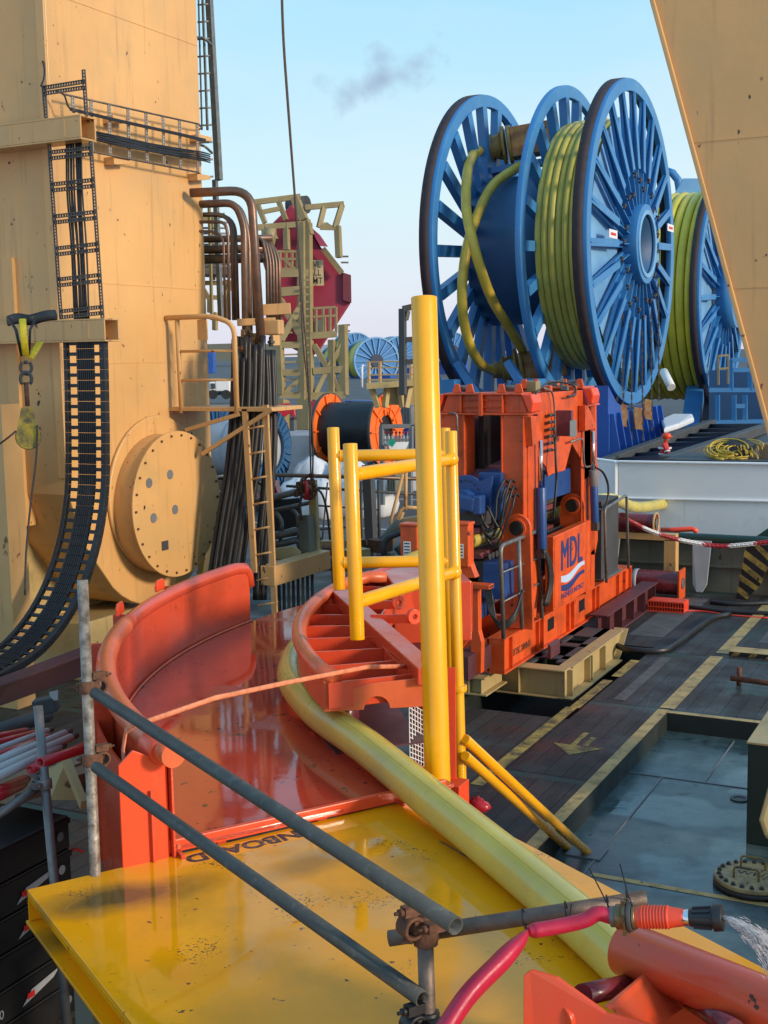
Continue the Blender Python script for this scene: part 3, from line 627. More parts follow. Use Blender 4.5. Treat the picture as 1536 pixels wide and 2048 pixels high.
# water spray
ws = bpy.data.materials.new('water_spray'); ws.use_nodes = True; b = ws.node_tree.nodes['Principled BSDF']
b.inputs['Base Color'].default_value = (.95,.9,.88,1); b.inputs['Roughness'].default_value = .08; b.inputs['Transmission Weight'].default_value = .55; b.inputs['IOR'].default_value = 1.33
random.seed(5); g = G()
wp = lambda t: pD(1446+t*120, 1836+t*26+t*t*75, 3.50-t*.12)
for k in range(2200):
    t = random.random()**.8*1.5; sc2 = .002+.017*t; c = wp(t)+V((random.gauss(0,1),random.gauss(0,1),random.gauss(0,1)))*sc2; d = (wp(t+.05)-wp(t)).normalized()+V((random.gauss(0,.12),random.gauss(0,.12),random.gauss(0,.12))); ln = random.uniform(.002,.016)
    g.tube([c-d*ln, c, c+d*ln], [.0003, random.uniform(.0006,.0016)*(1+.4*t), .0003], 5, False)
g.tube([wp(k/12) for k in range(8)], [.007+.006*k/8 for k in range(8)], 10)
tag(obj('water_spray', g, ws), kind='stuff', label='water spraying from the black nozzle', cat='water')
# ---------------- orange-pink strap across the chute ----------------
sp_ = thing('webbing_strap', 'faded orange-pink strap stretched from the chute rim across to the guide frame', 'strap', pD(500,1400,6.2))
g = G().tube([pD(268,1452,5.55), pD(430,1396,5.95), pD(570,1366,6.35), pD(735,1334,6.9), pD(842,1332,7.5)], .013, 10, True, .6); obj('strap_length', g, M['strap'], sp_)
g = G().tube([pD(268,1450,5.6), pD(252,1462,5.75), pD(246,1500,5.72), pD(250,1560,5.72), pD(262,1620,5.74)], .016, 8, True, .4); obj('strap_tail', g, M['strap'], sp_)
# ---------------- red tube bracket bottom right ----------------
rb_ = thing('red_guide_bracket', 'orange-red steel bracket with a thick tube rim at the bottom right of the photo', 'bracket', pl(1.0, 2.6, 1.7))
z0 = 2.10
ts = pZ(1245,1895,z0); te = pZ(1560,2025,z0); td_ = (te-ts).normalized()
obj('rim_tube', G().rod(ts, ts+td_*2.4, .085, 32), M['rim2'] if 'rim2' in M else M['rim'], rb_, .01)
sd_ = V((td_.y, -td_.x, 0)); sd_ = sd_ if sd_.dot(ray(1200,2000)) < 0 else -sd_
obj('wall_plate', G().prism([ts+td_*.0-UZ*.03, ts+td_*2.4-UZ*.03, V((*(ts+td_*2.4).xy, 1.71)), V((*(ts).xy, 1.71))], -sd_*.015), M['rim2'], rb_, .003)
obj('floor_plate', G().prism([V((*(ts+td_*.05).xy,1.80)), V((*(ts+td_*2.4).xy,1.80)), V((*(ts+td_*2.4+sd_*.7).xy,1.80)), V((*(ts+td_*.35+sd_*.7).xy,1.80))], (0,0,-.012)), M['rim2'], rb_, .003)
a = pD(1045,1935,3.62); 
obj('side_plate', G().prism([pD(1046,1950,3.62), pD(1060,1940,3.62), pD(1112,1955,3.61), pD(1210,2026,3.58), pD(1300,2050,3.55), pD(1420,2090,3.50), pD(1420,2200,3.50), pD(1075,2200,3.62), pD(1045,2140,3.62)], -sd_*.014), M['redor2'] if 'redor2' in M else M['rim'], rb_, .004)
obj('gusset_plate', G().prism([pD(1206,2012,3.62), pD(1305,1930,3.92), pD(1320,1945,3.93), pD(1372,1995,3.93), pD(1368,2010,3.90), pD(1290,2060,3.62)], td_*.012), M['rim2'], rb_, .003)
a = pD(1128,2034,3.63); obj('boss', G().disc(a, sd_, .045, .02, 24), M['rim2'], rb_, .003)
obj('roller', G().rod(pD(1165,1990,3.66), pD(1262,1968,3.95), .032, 18), M['maroon'], rb_)
obj('roller', G().rod(pD(1372,1995,3.90), pD(1470,2060,3.55), .03, 18), M['maroon'], rb_)
# ---------------- big tan tower at left ----------------
TX = -10.0; TY0 = 11.5; TY1 = 14.5
tw = thing('crane_tower', 'huge sunlit tan painted steel tower with a round bolted cover', 'tower', (-11, 13, 0))
prof = [V((TX, TY0, 14)), V((TX, TY1, 14)), V((TX, TY1-.02, 1.4))]
cyc, czc = 13.15, 2.12
prof += [V((TX, cyc+1.33*math.cos(rad(-25-k*9)), czc+1.33*math.sin(rad(-25-k*9)))) for k in range(13)]
prof += [V((TX, 11.75, 1.75)), V((TX, TY0, 2.4))]
obj('side_wall', G().prism(prof, (-1.2,0,0)), M['tan'], tw, .015)
obj('front_wall', G().box((-18, TY0+.12, 3.15), (TX-1.2, TY1, 14)), M['tan'], tw, .01)
obj('front_skirt', G().box((-11.2, TY0+.004, 2.9), (TX-.05, TY0+.3, 14)), M['tan'], tw, .01) if False else None
obj('corner_strip', G().box((TX-.12, TY0-.03, 2.6), (TX-.002, TY0-.001, 14)), M['tan'], tw, .004)
g = G().disc((TX, cyc+.05, czc+.12), (1,0,0), 1.02, .05, 64); obj('cover_collar', g, M['tan'], tw, .02)
g = G().disc((TX+.05, cyc, czc), (1,0,0), .90, .30, 72); obj('cover_drum', g, M['tan'], tw, .004)
cv = obj('round_cover', G().disc((TX+.35, cyc, czc), (1,0,0), .945, .03, 72), M['tan'], tw, .006)
for k in range(26):
    a = k*math.tau/26; c = V((TX+.38, cyc+.89*math.cos(a), czc+.89*math.sin(a))); obj('bolt', G().rod(c, c+UX*.02, .016, 6), M['rustc'], cv)
for px, py in ((298,966),(340,949),(307,1036),(350,1019)):
    c = pX(px, py, TX+.381); obj('port_plug', G().rod(c, c+UX*.006, .062, 24), M['greyl2'] if 'greyl2' in M else M['grey'], cv)
c = pX(330,1091,TX+.381); obj('black_patch', G().box((c.x,c.y-.07,c.z-.06), (c.x+.004,c.y+.07,c.z+.06)), M['greyd'], cv)
# weld seams on the side wall
for z in (3.95, 4.92, 8.15, 6.6): obj('weld_seam', G().box((TX, TY0+.02, z-.008), (TX+.006, TY1-.02, z+.008)), M['tan'], tw)
# lower concentric flange behind the chain
prof = [V((-10.9, 12.6+1.75*math.cos(rad(a)), 1.95+1.75*math.sin(rad(a)))) for a in range(90, 275, 8)] + [V((-10.9, 13.6, .2)), V((-10.9, 13.6, 3.7))]
obj('lower_flange', G().prism(prof, (-.25,0,0)), M['beige'], tw, .01)
g = G(); ri = 1.45
obj('flange_rim', strip_yz if False else G().tube([V((-10.85, 12.6+1.7*math.cos(rad(a)), 1.95+1.7*math.sin(rad(a)))) for a in range(92, 272, 6)], .06, 8), M['beige'], tw)
a = pY(-30,880,10.6); b = pY(24,1320,10.6); obj('left_column', G().box((a.x-.3, 10.6, 0), (pY(24,1200,10.6).x, 10.9, a.z+.4)), M['tan2'], tw, .008)
obj('base_block', G().box((-15, 11.9, 0), (-10.2, 14.0, .75)), M['beige'], tw, .02)
a = pY(22,517,11.55); b = pY(34,640,11.55); obj('vertical_rib', G().box((pY(16,560,11.55).x, 11.45, 2.0), (pY(38,560,11.55).x, 11.62, a.z)), M['tan'], tw, .006)
# pipe boss foot at lower right of the tower
obj('foot_gusset', G().prism([pX(405,1150,-10.05), pX(432,1130,-10.05), pX(434,1100,-10.05), pX(418,1060,-10.05)], (-.1,0,0)), M['beige'], tw)
# beams sticking out from the tower front
def beam_out(py0, py1, xr, y, nm, label, m='tan'):
    a = pY(xr, py0, y); b = pY(xr, py1, y)
    t = thing(nm, label, 'beam', (a.x-2, y, b.z))
    g = G(); z0, z1 = b.z, a.z; th_ = .02
    g.box((a.x-5, y-.0, z0), (a.x, y+.02, z1)); g.box((a.x-5, y-.0, z1+.001), (a.x, y+.26, z1+.021)); g.box((a.x-5, y, z0-.021), (a.x, y+.26, z0-.001)); g.box((a.x-5, y+.24, z0), (a.x, y+.26, z1))
    obj('box_section', g, M[m], t, .004)
    g = G().box((a.x-.24, y-.005, z0+.02), (a.x-.22, y+.255, z1-.02)); obj('end_web', g, M['tan2'], t); 
    return a, b
ub = beam_out(232, 274, 160, 11.15, 'tower_beam', 'upper tan beam reaching over the vertical cable tray')
lb_ = beam_out(640, 679, 208, 11.15, 'tower_beam', 'lower tan beam with rusty end above the black energy chain', 'tan2')
# vertical cable ladder
ct = thing('cable_ladder', 'vertical perforated cable ladder carrying black cables down the tower', 'cable tray', pY(150,635,11.25))
def perf_bar(g, a, b, w, h, up):     # perforated channel: two edges and cross ties
    a = V(a); b = V(b); d = (b-a).normalized(); up = V(up).normalized(); s = h/2
    g.bar(a+up*s, b+up*s, w, .008, up); g.bar(a-up*s, b-up*s, w, .008, up)
    n = max(2, int((b-a).length/.035))
    for k in range(n+1): c = a+(b-a)*k/n; g.bar(c-up*s, c+up*s, w*.6, .012, d)
for (xa, ya, xb, yb) in ((98,285,122,636), (181,283,205,636)): 
    g = G(); perf_bar(g, pY(xa,ya,11.25), pY(xb,yb,11.25), .02, .035, UX); obj('side_rail', g, M['tray'], ct)
for k, y in enumerate((302, 366, 430, 494, 556, 620)):
    xo = (y-285)*.066
    g = G(); perf_bar(g, pY(98+xo, y+3, 11.24), pY(181+xo, y-6, 11.24), .03, .035, UZ); perf_bar(g, pY(98+xo, y+15, 11.24), pY(181+xo, y+6, 11.24), .03, .035, UZ)
    obj('rung', g, M['tray'], ct)
t2 = thing('cable_ladder', 'short upper cable ladder piece above the upper tan beam', 'cable tray', pY(130,230,11.25))
g = G(); perf_bar(g, pY(167,140,11.25), pY(173,232,11.25), .02, .035, UX); obj('side_rail', g, M['tray'], t2)
g = G(); perf_bar(g, pY(87,172,11.25), pY(92,235,11.25), .02, .035, UX); obj('side_rail', g, M['tray'], t2)
g = G(); perf_bar(g, pY(87,176,11.24), pY(168,163,11.24), .03, .035, UZ); perf_bar(g, pY(87,187,11.24), pY(168,175,11.24), .03, .035, UZ); obj('rung', g, M['tray'], t2)
random.seed(3)
cb = thing('cable_bundle', 'bundle of black cables tied to the vertical cable ladder', 'cables', pY(150,640,11.35))
for k in range(9):
    x0 = 133+k*3.6; g = G().tube(spline([pY(x0,272,11.34), pY(x0+2+random.uniform(-2,2),380,11.34), pY(x0+10+random.uniform(-2,2),500,11.34), pY(x0+16,640,11.34)], 4), .011, 6); obj('cable', g, M['rubber'], cb)
# horizontal tray along the side wall
HX = -9.82
ht = thing('cable_ladder', 'horizontal galvanised cable tray bending round the far side of the tower', 'cable tray', pX(290,330,HX))
tops = lambda x: 190+(x-125)*(57/270); bots = lambda x: 303+(x-182)*(42/213)
g = G().rod(pX(125,188,HX), pX(397,248,HX), .012, 6); g.rod(pX(182,303,HX), pX(397,345,HX), .012, 6)
far = [pX(397,248,HX), pX(412,254,HX)+V((-.1,.05,0)), pX(415,262,HX)+V((-.5,.1,0))]; g.tube(far, .012, 6)
far = [pX(397,345,HX), pX(412,349,HX)+V((-.1,.05,0)), pX(414,352,HX)+V((-.5,.1,0))]; g.tube(far, .012, 6); obj('side_rail', g, M['tray'], ht)
for x in (145,182,218,256,292,326,359,394):
    g = G(); perf_bar(g, pX(x,tops(x),HX), pX(x+2,bots(x+2) if x > 150 else 225,HX), .02, .035, UY); obj('rung', g, M['trayg'], ht)
for (x, y) in ((205,232),(378,270),(207,315),(375,348)):
    a = pX(x,y,TX); obj('tray_bracket', G().prism([a, a+UY*.3, a+UY*.3-UZ*.05, a+UY*.05-UZ*.09, a-UZ*.09][::1], (.16,0,0)), M['tan'], ht, .004)
hb = thing('cable_bundle', 'thick bundle of black cables running along the horizontal tray', 'cables', pX(290,300,HX))
for k in range(10):
    dy = (k % 5)*4.0; g = G().tube(spline([pX(186,262+dy+random.uniform(-1,1),HX+.04+.02*(k//5)), pX(250,276+dy+random.uniform(-2,2),HX+.05), pX(330,292+dy+random.uniform(-2,2),HX+.05), pX(396,303+dy,HX+.04), pX(414,307+dy,HX-.02), pX(420,309+dy,HX-.35)], 5), .011, 6); obj('cable', g, M['rubber'], hb)
for k in range(3): g = G().tube(spline([pX(140,216+k*2,HX+.05), pX(240,240+k*2,HX+.05), pX(330,260+k*2,HX+.05), pX(395,275+k*2,HX+.04), pX(416,280+k*2,HX-.1), pX(416,282+k*2,HX-.4)], 5), .009, 6); obj('cable', g, M['rubber'], hb)
g = G().tube(spline([pY(-10,122,TY0+.1), pY(40,118,TY0+.1), pY(78,116,TY0+.05), pY(88,132,11.4), pY(88,155,11.3), pY(82,172,11.2)], 6), .011, 6); tag(obj('loose_cable', g, M['rubber']), 'black cable looping across the tower front to the short upper ladder', 'cable')
g = G().tube(spline([pX(112,182,HX), pX(128,190,HX+.05), pX(136,212,HX+.05), pX(145,220,HX+.05)], 6), .011, 6); tag(obj('loose_cable', g, M['rubber']), 'short black cable dropping from the upper ladder to the horizontal tray', 'cable')
# ---------------- energy chain ----------------
ec = thing('energy_chain', 'long black plastic energy chain of open links curving down to the deck', 'cable chain', pY(120,1330,10.0))
xl, xr = pY(124,700,11.2).x, pY(207,700,11.2).x; wdt = xr-xl; xm = (xl+xr)/2
zt = pY(165,676,11.2).z
path = [V((xm,11.25,zt)), V((xm,11.23,3.6)), V((xm,11.2,3.0)), V((xm,11.15,2.5)), V((xm,11.0,2.0)), V((xm,10.75,1.55)), V((xm,10.4,1.18)), V((xm,9.95,.92)), V((xm,9.4,.80)), V((xm,8.8,.78))]
sp = spline(path, 16)
lens = [0]
for i in range(1, len(sp)): lens.append(lens[-1]+(sp[i]-sp[i-1]).length)
def at_len(s):
    for i in range(1, len(sp)):
        if lens[i] >= s: t = (s-lens[i-1])/(lens[i]-lens[i-1]); return sp[i-1].lerp(sp[i], t), (sp[i]-sp[i-1]).normalized()
    return sp[-1], (sp[-1]-sp[-2]).normalized()
pitch_ = .119; nl = int(lens[-1]/pitch_)
for k in range(nl):
    c, d = at_len((k+.5)*pitch_); nrm = UX.cross(d).normalized(); g = G(); hw = wdt/2
    Mx = Matrix((UX, d, nrm)).transposed()
    g.obox(c+UX*(-hw+.025), (.05, pitch_*.98, .055), Mx); g.obox(c+UX*(hw-.035), (.07, pitch_*.98, .075), Mx)
    g.obox(c, (wdt-.10, .040, .022), Mx)
    g.obox(c, (wdt*.40, pitch_*.97, .034), Mx)
    for q in range(-3, 4): g.obox(c+UX*q*wdt*.05-nrm*.02, (wdt*.022, pitch_*.90, .012), Mx)
    g.obox(c+UX*(hw+.001), (.004, .012, .07), Mx)
    obj('link', g, M['chain'], ec, .006)
# brown trough beam beneath the chain
a = pY(-40,1412,9.6); b = pY(160,1340,9.6); 
g = G().bar(pD(-60,1405,12.2), pD(176,1322,13.0), .06, .26); g.bar(pD(-60,1388,12.1), pD(176,1300,12.9), .25, .03); tag(obj('trough_beam', g, M['maroonb'], None, .005), 'dark brown steel beam under the foot of the black energy chain', 'beam')
# ---------------- sling and snatch block ----------------
sg = thing('hanging_pulley_block', 'yellow and black snatch block hanging on shackles from slings over the lower beam', 'pulley block', pD(55,890,12.6))
D0 = 12.75; q = lambda x, y, t=12.75: pD(x, y, t)
g = G(); w_ = [q(15,642,12.95), q(35,637,12.8), q(60,640,12.75), q(90,632,12.9), q(112,630,13.1)]
g.tube(spline(w_, 4), .055, 8, True, .25, UZ); g.tube([q(20,640,12.7), q(32,660,12.62), q(44,712,12.68)], .06, 8, True, .25, ray(30,660)); g.tube([q(70,640,12.7), q(60,660,12.62), q(58,710,12.68)], .05, 8, True, .25, ray(60,660)); obj('black_sling', g, M['rubber'], sg)
g = G().tube([q(45,638,12.6), q(47,670,12.55), q(52,712,12.62)], .036, 8, True, .3, ray(50,660).cross(UZ)); obj('yellow_sling', g, mat('sling_yellow', (.75,.55,.02), .6, var=.15, vs=20, dirt=(.4,.25,.02), da=.4, ds=18), sg)
g = G().tube([q(80,684,12.95), q(68,705,12.85), q(60,717,12.75)], .036, 8, True, .3, ray(50,660).cross(UZ)); obj('yellow_sling', g, bpy.data.materials['sling_yellow'], sg)
def shackle(c, r, tk, flip=1):
    pts = [c+ray(55,700).cross(UZ).normalized()*r*math.cos(rad(a))+UZ*flip*r*1.25*math.sin(rad(a)) for a in range(-50, 231, 20)]
    g = G().tube(pts, tk, 8); g.rod(pts[0]-(pts[0]-pts[-1])*.2, pts[-1]+(pts[0]-pts[-1])*.2, tk*1.1, 8); return g
obj('shackle', shackle(q(52,735), .055, .016, -1), M['greyd'], sg); obj('shackle', shackle(q(52,758), .055, .018, 1), M['greyd'], sg)
obj('hook_shank', G().rod(q(52,765), q(55,812), .024, 10), M['rustc'], sg)
bc = q(56,862); bn = -ray(56,862).normalized(); uu = bn.cross(UZ).normalized()
pts = [bc+uu*.125*math.cos(rad(a))+UZ*(.125*math.sin(rad(a))-.06) for a in range(180, 361, 15)]+[bc+uu*.055+UZ*.24, bc-uu*.055+UZ*.24]
obj('cheek_plate', G().prism(pts, bn*.02), mat('block_yellow', (.5,.36,.03), .55, var=.2, vs=10, dirt=(.05,.05,.05), da=.9, ds=9), sg, .004); obj('cheek_plate', G().prism([p-bn*.08 for p in pts], -bn*.02), bpy.data.materials['block_yellow'], sg, .004)
obj('sheave', G().disc(bc-UZ*.06-bn*.065, bn, .13, .06, 28), M['greyd'], sg)
g = G().tube(spline([q(-12,895,12.9), q(10,880), q(32,862,12.72)], 5), .011, 6); g.tube(spline([q(75,850,12.72), q(72,920), q(60,1020), q(52,1110), q(50,1190)], 6), .011, 6); tag(obj('pull_rope', g, M['rope']), 'thin dark wire passing over the hanging snatch block', 'rope')
# ---------------- access platform with rail and ladder ----------------
PY = 13.55
ap = thing('access_platform', 'small tan access platform with a bent guard rail and rusty ladder on the tower side', 'platform', pY(440,825,PY))
r_ = pY; 
g = G().tube(fillet([r_(334,636,PY)+V((0,-.02,0)), r_(425,632,PY), r_(468,648,PY), r_(474,826,PY)], .25, 8), .034, 12); g.rod(r_(354,636,PY), r_(363,826,PY), .032, 12); obj('guard_rail', g, M['tan2'], ap)
for y in (702, 760): obj('mid_rail', G().rod(r_(357+(y-700)*.05,y+1,PY), r_(472,y-1,PY), .018, 10), M['tan2'], ap)
a = r_(345,822,PY); b = r_(545,812,PY)
obj('deck_plate', G().box((TX, PY-.02, a.z-.0), (b.x, PY+.75, a.z+.05)), M['tan2'], ap, .004)
obj('brace', G().bar(pY(372,860,PY), pY(480,828,PY), .05, .05), M['tan2'], ap); obj('brace', G().bar(pY(405,908,PY), pY(545,818,PY), .05, .05), M['tan2'], ap)
obj('rail_bracket', G().box((pY(390,650,PY).x, PY+.05, pY(390,680,PY).z), (pY(408,650,PY).x, PY+.08, pY(390,640,PY).z)), M['tan'], ap)
ld = thing('ladder', 'rusty tan ladder leading down from the small platform beside the hoses', 'ladder', pY(545,1225,PY))
obj('stile', G().bar(pY(490,818,PY), pY(509,1145,PY), .04, .075), M['tan2'], ld); obj('stile', G().bar(pY(531,810,PY+.05), pY(550,1230,PY+.05), .04, .075), M['tan2'], ld)
for k in range(8):
    y = 858+k*50.5; x = 493+(y-818)*.058; obj('rung', G().rod(pY(x,y,PY), pY(x+40,y-8,PY+.05), .014, 8), M['tan2'], ld)
# ---------------- brown hydraulic pipes ----------------
bp_ = thing('hydraulic_pipe_rack', 'rusty brown bent hydraulic pipes beside the tower', 'pipes', pD(500,650,17.0))
T0 = 17.0
def pp(pts, r, t=T0, m='brown', fr=.28, par=bp_, nm='bent_pipe'): return obj(nm, G().tube(fillet([pD(x, y, t) for x, y in pts], fr, 7), r, 12), M[m], par)
pp([(380,386),(502,380),(523,700)], .060, 16.6); pp([(380,409),(470,405),(488,450),(492,730)], .050, 17); pp([(380,411),(478,406),(497,470),(500,735)], .045, 17.2)
pp([(380,430),(463,427),(468,640)], .030, 17.1); pp([(380,431),(470,429),(476,640)], .026, 17.3); pp([(380,444),(450,444),(456,470),(459,640)], .022, 17); pp([(380,462),(447,463),(450,640)], .018, 17)
for y, r_ in ((479,.05),(500,.06),(519,.065)): pp([(380,y),(545,y-3)], r_, 17.7)
for k in range(5): pp([(500,478+k*3),(524+k*6,476+k*4),(534+k*6,520),(536+k*6,650)], .026, 17.3+k*.05)
pp([(505,500),(515,520),(519,640)], .03, 17.5); pp([(500,500),(508,520),(510,640)], .03, 17.6)
for (x, y, w_, h_) in ((475,645,95,14),(525,620,70,22)):
    a = pD(x,y,16.9); obj('pipe_clamp', G().bar(a, pD(x+w_*.8,y-3,16.9), .12, h_/150), M['tan2'], bp_, .005)
g = G().box((-10.0,16.2,pD(470,690,17).z), (pY(545,650,16.3).x,16.4,pD(470,646,17).z)); obj('support_beam', g, M['tan2'], bp_, .006)
a = pD(548,655,16.8); obj('beam_end', G().obox(a, (.22,.22,.20), Matrix.Rotation(.2,3,'Z')), M['tan2'], bp_, .02)
random.seed(9)
for k in range(12):
    x = 478+random.uniform(0,70); y = random.uniform(655,745); a = pD(x,y,16.7+random.random()*.3); hgt = random.uniform(.07,.16)
    g = G().rod(a, a+UZ*hgt, random.uniform(.03,.05), 10); g.rod(a+UZ*hgt*.3, a+UZ*hgt*.6, .055, 6); obj('pipe_fitting', g, M['brass' if k % 3 == 0 else ('rustc' if k % 3 == 1 else 'greyd')], bp_, .004)
hs = thing('hydraulic_hose_bundle', 'mass of black hydraulic hoses sagging beside the rusty ladder', 'hoses', pD(460,1150,16.4))
for k in range(22):
    x0 = 468+k*3.9; o_ = random.uniform(-6,6)
    pts = [(x0,690+random.uniform(-20,30)), (x0-3+o_*.3,800), (x0-14+o_,930), (x0-32+o_, 1040), (x0-48+o_,1150), (x0-50,1230)]
    if k > 15: pts = [(x0-2,700),(x0+2,800),(x0+2-o_*.3,900),(x0-6,1000),(x0-16,1100),(x0-20,1200)]
    obj('hose', G().tube(spline([pD(x,y,16.5+.25*math.sin(k*2.1)) for x, y in pts], 6), random.choice((.024,.03,.036)), 8), M['rubber'], hs)
# caged ladder behind the tower
cl = thing('caged_ladder', 'tall grey caged ladder rising behind the tower against the sky', 'ladder', pD(430,360,19))
def cbar(x0,y0,x1,y1,w_,t=19,m='steel',nm='ladder_stile'): return obj(nm, G().bar(pD(x0,y0,t), pD(x1,y1,t), w_, w_), M[m], cl)
cbar(405,-5,415,260,.03); cbar(418,-5,438,360,.09,19.2,'greyl' if False else 'steel'); cbar(397,-5,404,260,.02)
for k in range(11): y = 10+k*34.5; x = 395; obj('rung', G().rod(pD(x,y,19), pD(416+y*.03,y-2,19), .014, 6), M['steel'], cl)
for y in (75,290): obj('cage_hoop', G().tube(spline([pD(394,y,19), pD(408,y+2,18.8), pD(420,y+12,19), pD(424,y+16,19.2)],4), .02, 6), M['steel'], cl)
cbar(430,360,442,640,.07,19.6,'steel','ladder_leg'); cbar(418,400,424,640,.04,19.6,'cream','ladder_leg')
# grey landing and cream framework behind the pipes
gl = thing('landing_frame', 'grey landing and cream framework seen behind the brown pipes', 'framework', pD(430,700,26))
obj('landing_plate', G().bar(pD(398,540,26), pD(462,542,26), 1.2, .22), M['steel'], gl)
for x0,y0,x1,y1 in ((398,566,470,566),(402,572,420,600),(420,600,420,625),(462,570,448,600),(448,598,448,625),(420,595,450,595),(430,625,430,660),(398,540,398,700),(455,560,455,640),(398,440,450,430),(425,430,425,560)): obj('frame_bar', G().bar(pD(x0,y0,26), pD(x1,y1,26), .09, .09), M['cream'], gl)
for i in range(9): 
    y = 445+i*11; obj('louvre', G().rod(pD(398,y,24), pD(455,y,24), .02, 6), M['steel'], gl)
# ---------------- orange caterpillar machine ----------------
MX = -5.2; MF = 14.0
mc_ = thing('pipe_tensioner', 'big orange portal machine gripping the yellow pipe between blue driven tracks', 'machine', (-5.7, 16, .25))
def mo(nm, g, m='orange', bv=.006, par=None): return obj(nm, g, M[m], par or mc_, bv)
bz0, bz1 = .25, .68
# base frame
for side, x1 in ((1, MX), (0, -6.1)):
    g = G(); g.box((x1-.22, 13.36, bz1-.02), (x1+.0, 18.8, bz1)); g.box((x1-.22, 13.36, bz0), (x1+.0, 18.8, bz0+.02)); g.box((x1-.07, 13.38, bz0+.02), (x1-.05, 18.78, bz1-.02)); g.box((x1-.2, 13.36, bz0+.02), (x1-.002, 13.375, bz1-.02)); g.box((x1-.2, 18.785, bz0+.02), (x1-.002, 18.80, bz1-.02))
    mo('base_beam', g)
    for y in (13.62, 14.55, 14.72, 15.75, 15.95, 16.9, 17.1, 18.1, 18.45): mo('stiffener', G().box((x1-.048, y, bz0+.021), (x1-.004, y+.015, bz1-.021)), 'orange', 0)
for y in (13.36, 14.7, 16.1, 17.5, 18.7): mo('cross_beam', G().box((-6.11, y, bz0+.01), (MX-.23, y+.09, bz1-.03)))
for y in (15.0, 16.3): mo('fork_slot', G().box((MX-.049, y, .42), (MX-.045, y+.24, .58)), 'black', .0)
text('lettering', 'MTTSC 2/040-U', V((MX-.047, 13.70, .38)), UY, UZ, .12, M['rustc'], mc_, .004, 'LEFT', .80)
# portals
def portal(y, d, main):
    for xa, xb in ((-6.26, -5.95), (-5.48, -5.19)):
        g = G(); g.box((xa, y, bz1), (xb, y+.015, 3.25)); g.box((xa, y+d, bz1), (xb, y+d+.015, 3.25)); g.box((xa-.0, y-.02, bz1), (xa+.02, y+d+.03, 3.25)); g.box((xb-.02, y-.02, bz1), (xb, y+d+.03, 3.25)); mo('portal_column', g)
    g = G(); g.box((-6.30, y-.03, 3.251), (-5.13, y+d+.04, 3.275)); g.box((-6.22, y-.03, 3.49), (-5.21, y+d+.04, 3.515)); g.prism([V((-6.27,y+.03,3.276)), V((-5.16,y+.03,3.276)), V((-5.24,y+.03,3.489)), V((-6.19,y+.03,3.489))], (0,.02,0)); mo('top_beam', g)
    for x in (-6.0, -5.46): mo('stiffener', G().box((x-.012, y-.028, 3.276), (x+.012, y+.03, 3.489)))
    if main:
        mo('joint_flange', G().box((-5.755, y-.05, 3.24), (-5.71, y+.02, 3.52)))
        for z in (3.34, 3.425): mo('stiffener', G().box((-5.97, y-.015, z), (-5.48, y+.03, z+.012)))
    for x in (-6.1, -5.93, -5.52, -5.30):
        mo('lifting_lug', G().prism([V((x-.06,y+.1,3.516)), V((x+.06,y+.1,3.516)), V((x+.03,y+.1,3.62)), V((x-.03,y+.1,3.62))], (0,.03,0)))
    for x in (-6.02, -5.41): mo('cross_pin', G().rod((x-.08,y+.2,3.57), (x+.08,y+.2,3.57), .035, 10), 'grey')
    for x, s in ((-5.13, 1), (-6.30, -1)):
        mo('corner_casting', G().prism([V((x,y-.03,3.28)), V((x-.09*s,y-.03,3.50)), V((x+.04*s,y-.03,3.50)), V((x+.07*s,y-.03,3.40)), V((x+.05*s,y-.03,3.28))], (0,.30,0)), 'redor', .02)
portal(MF, .28, True); portal(16.35, .45, False)
# side plates between the portals (outer face)
P5 = lambda pts, x=-5.21: [pX(a, b, x) for a, b in pts]
mo('side_plate', G().prism(P5([(1076,786),(1166,780),(1167,808),(1165,923),(1144,887),(1130,941),(1104,948),(1097,953),(1093,935),(1076,912)]), (-.025,0,0)))
mo('side_plate', G().prism([p-UX*1.02 for p in P5([(1076,786),(1166,780),(1167,808),(1165,923),(1144,887),(1130,941),(1104,948),(1097,953),(1076,912)])], (-.025,0,0)), 'maroonb')  # far plate coloured dark maroon so the machine's inside reads as shaded
g = G().prism(P5([(1056,832),(1076,832),(1077,1180),(1072,1235),(1058,1240)], -5.175), (-.02,0,0)); mo('side_plate', g)
mo('side_plate', G().prism(P5([(1168,811),(1193,811),(1196,1080),(1190,1110),(1164,1110),(1163,925)], -5.19), (-.02,0,0)))
# pivot feet
for (cx, cy, y0) in ((1037,1055,13.95),(1147,1010,16.3)):
    c = pY(cx, cy, y0); pts = [c+V((.17*math.cos(rad(a)),0,.17*math.sin(rad(a)))) for a in range(0,181,15)]+[V((c.x-.20,y0,.69)), V((c.x+.20,y0,.69))]
    mo('pivot_foot', G().prism(pts, (0,-.06,0))); mo('pivot_hole_dark', G().disc(c-UY*.07, (0,-1,0), .085, .03, 24), 'black')  # black disc put in for the dark of the pivot hole
    mo('pivot_ring', G().pipe(c-UY*.061, c-UY*.085, .12, .087, 28))
    mo('foot_brace', G().bar((c.x, y0-.03, .69), (c.x, y0-.03, c.z-.13), .02, .14, UX))
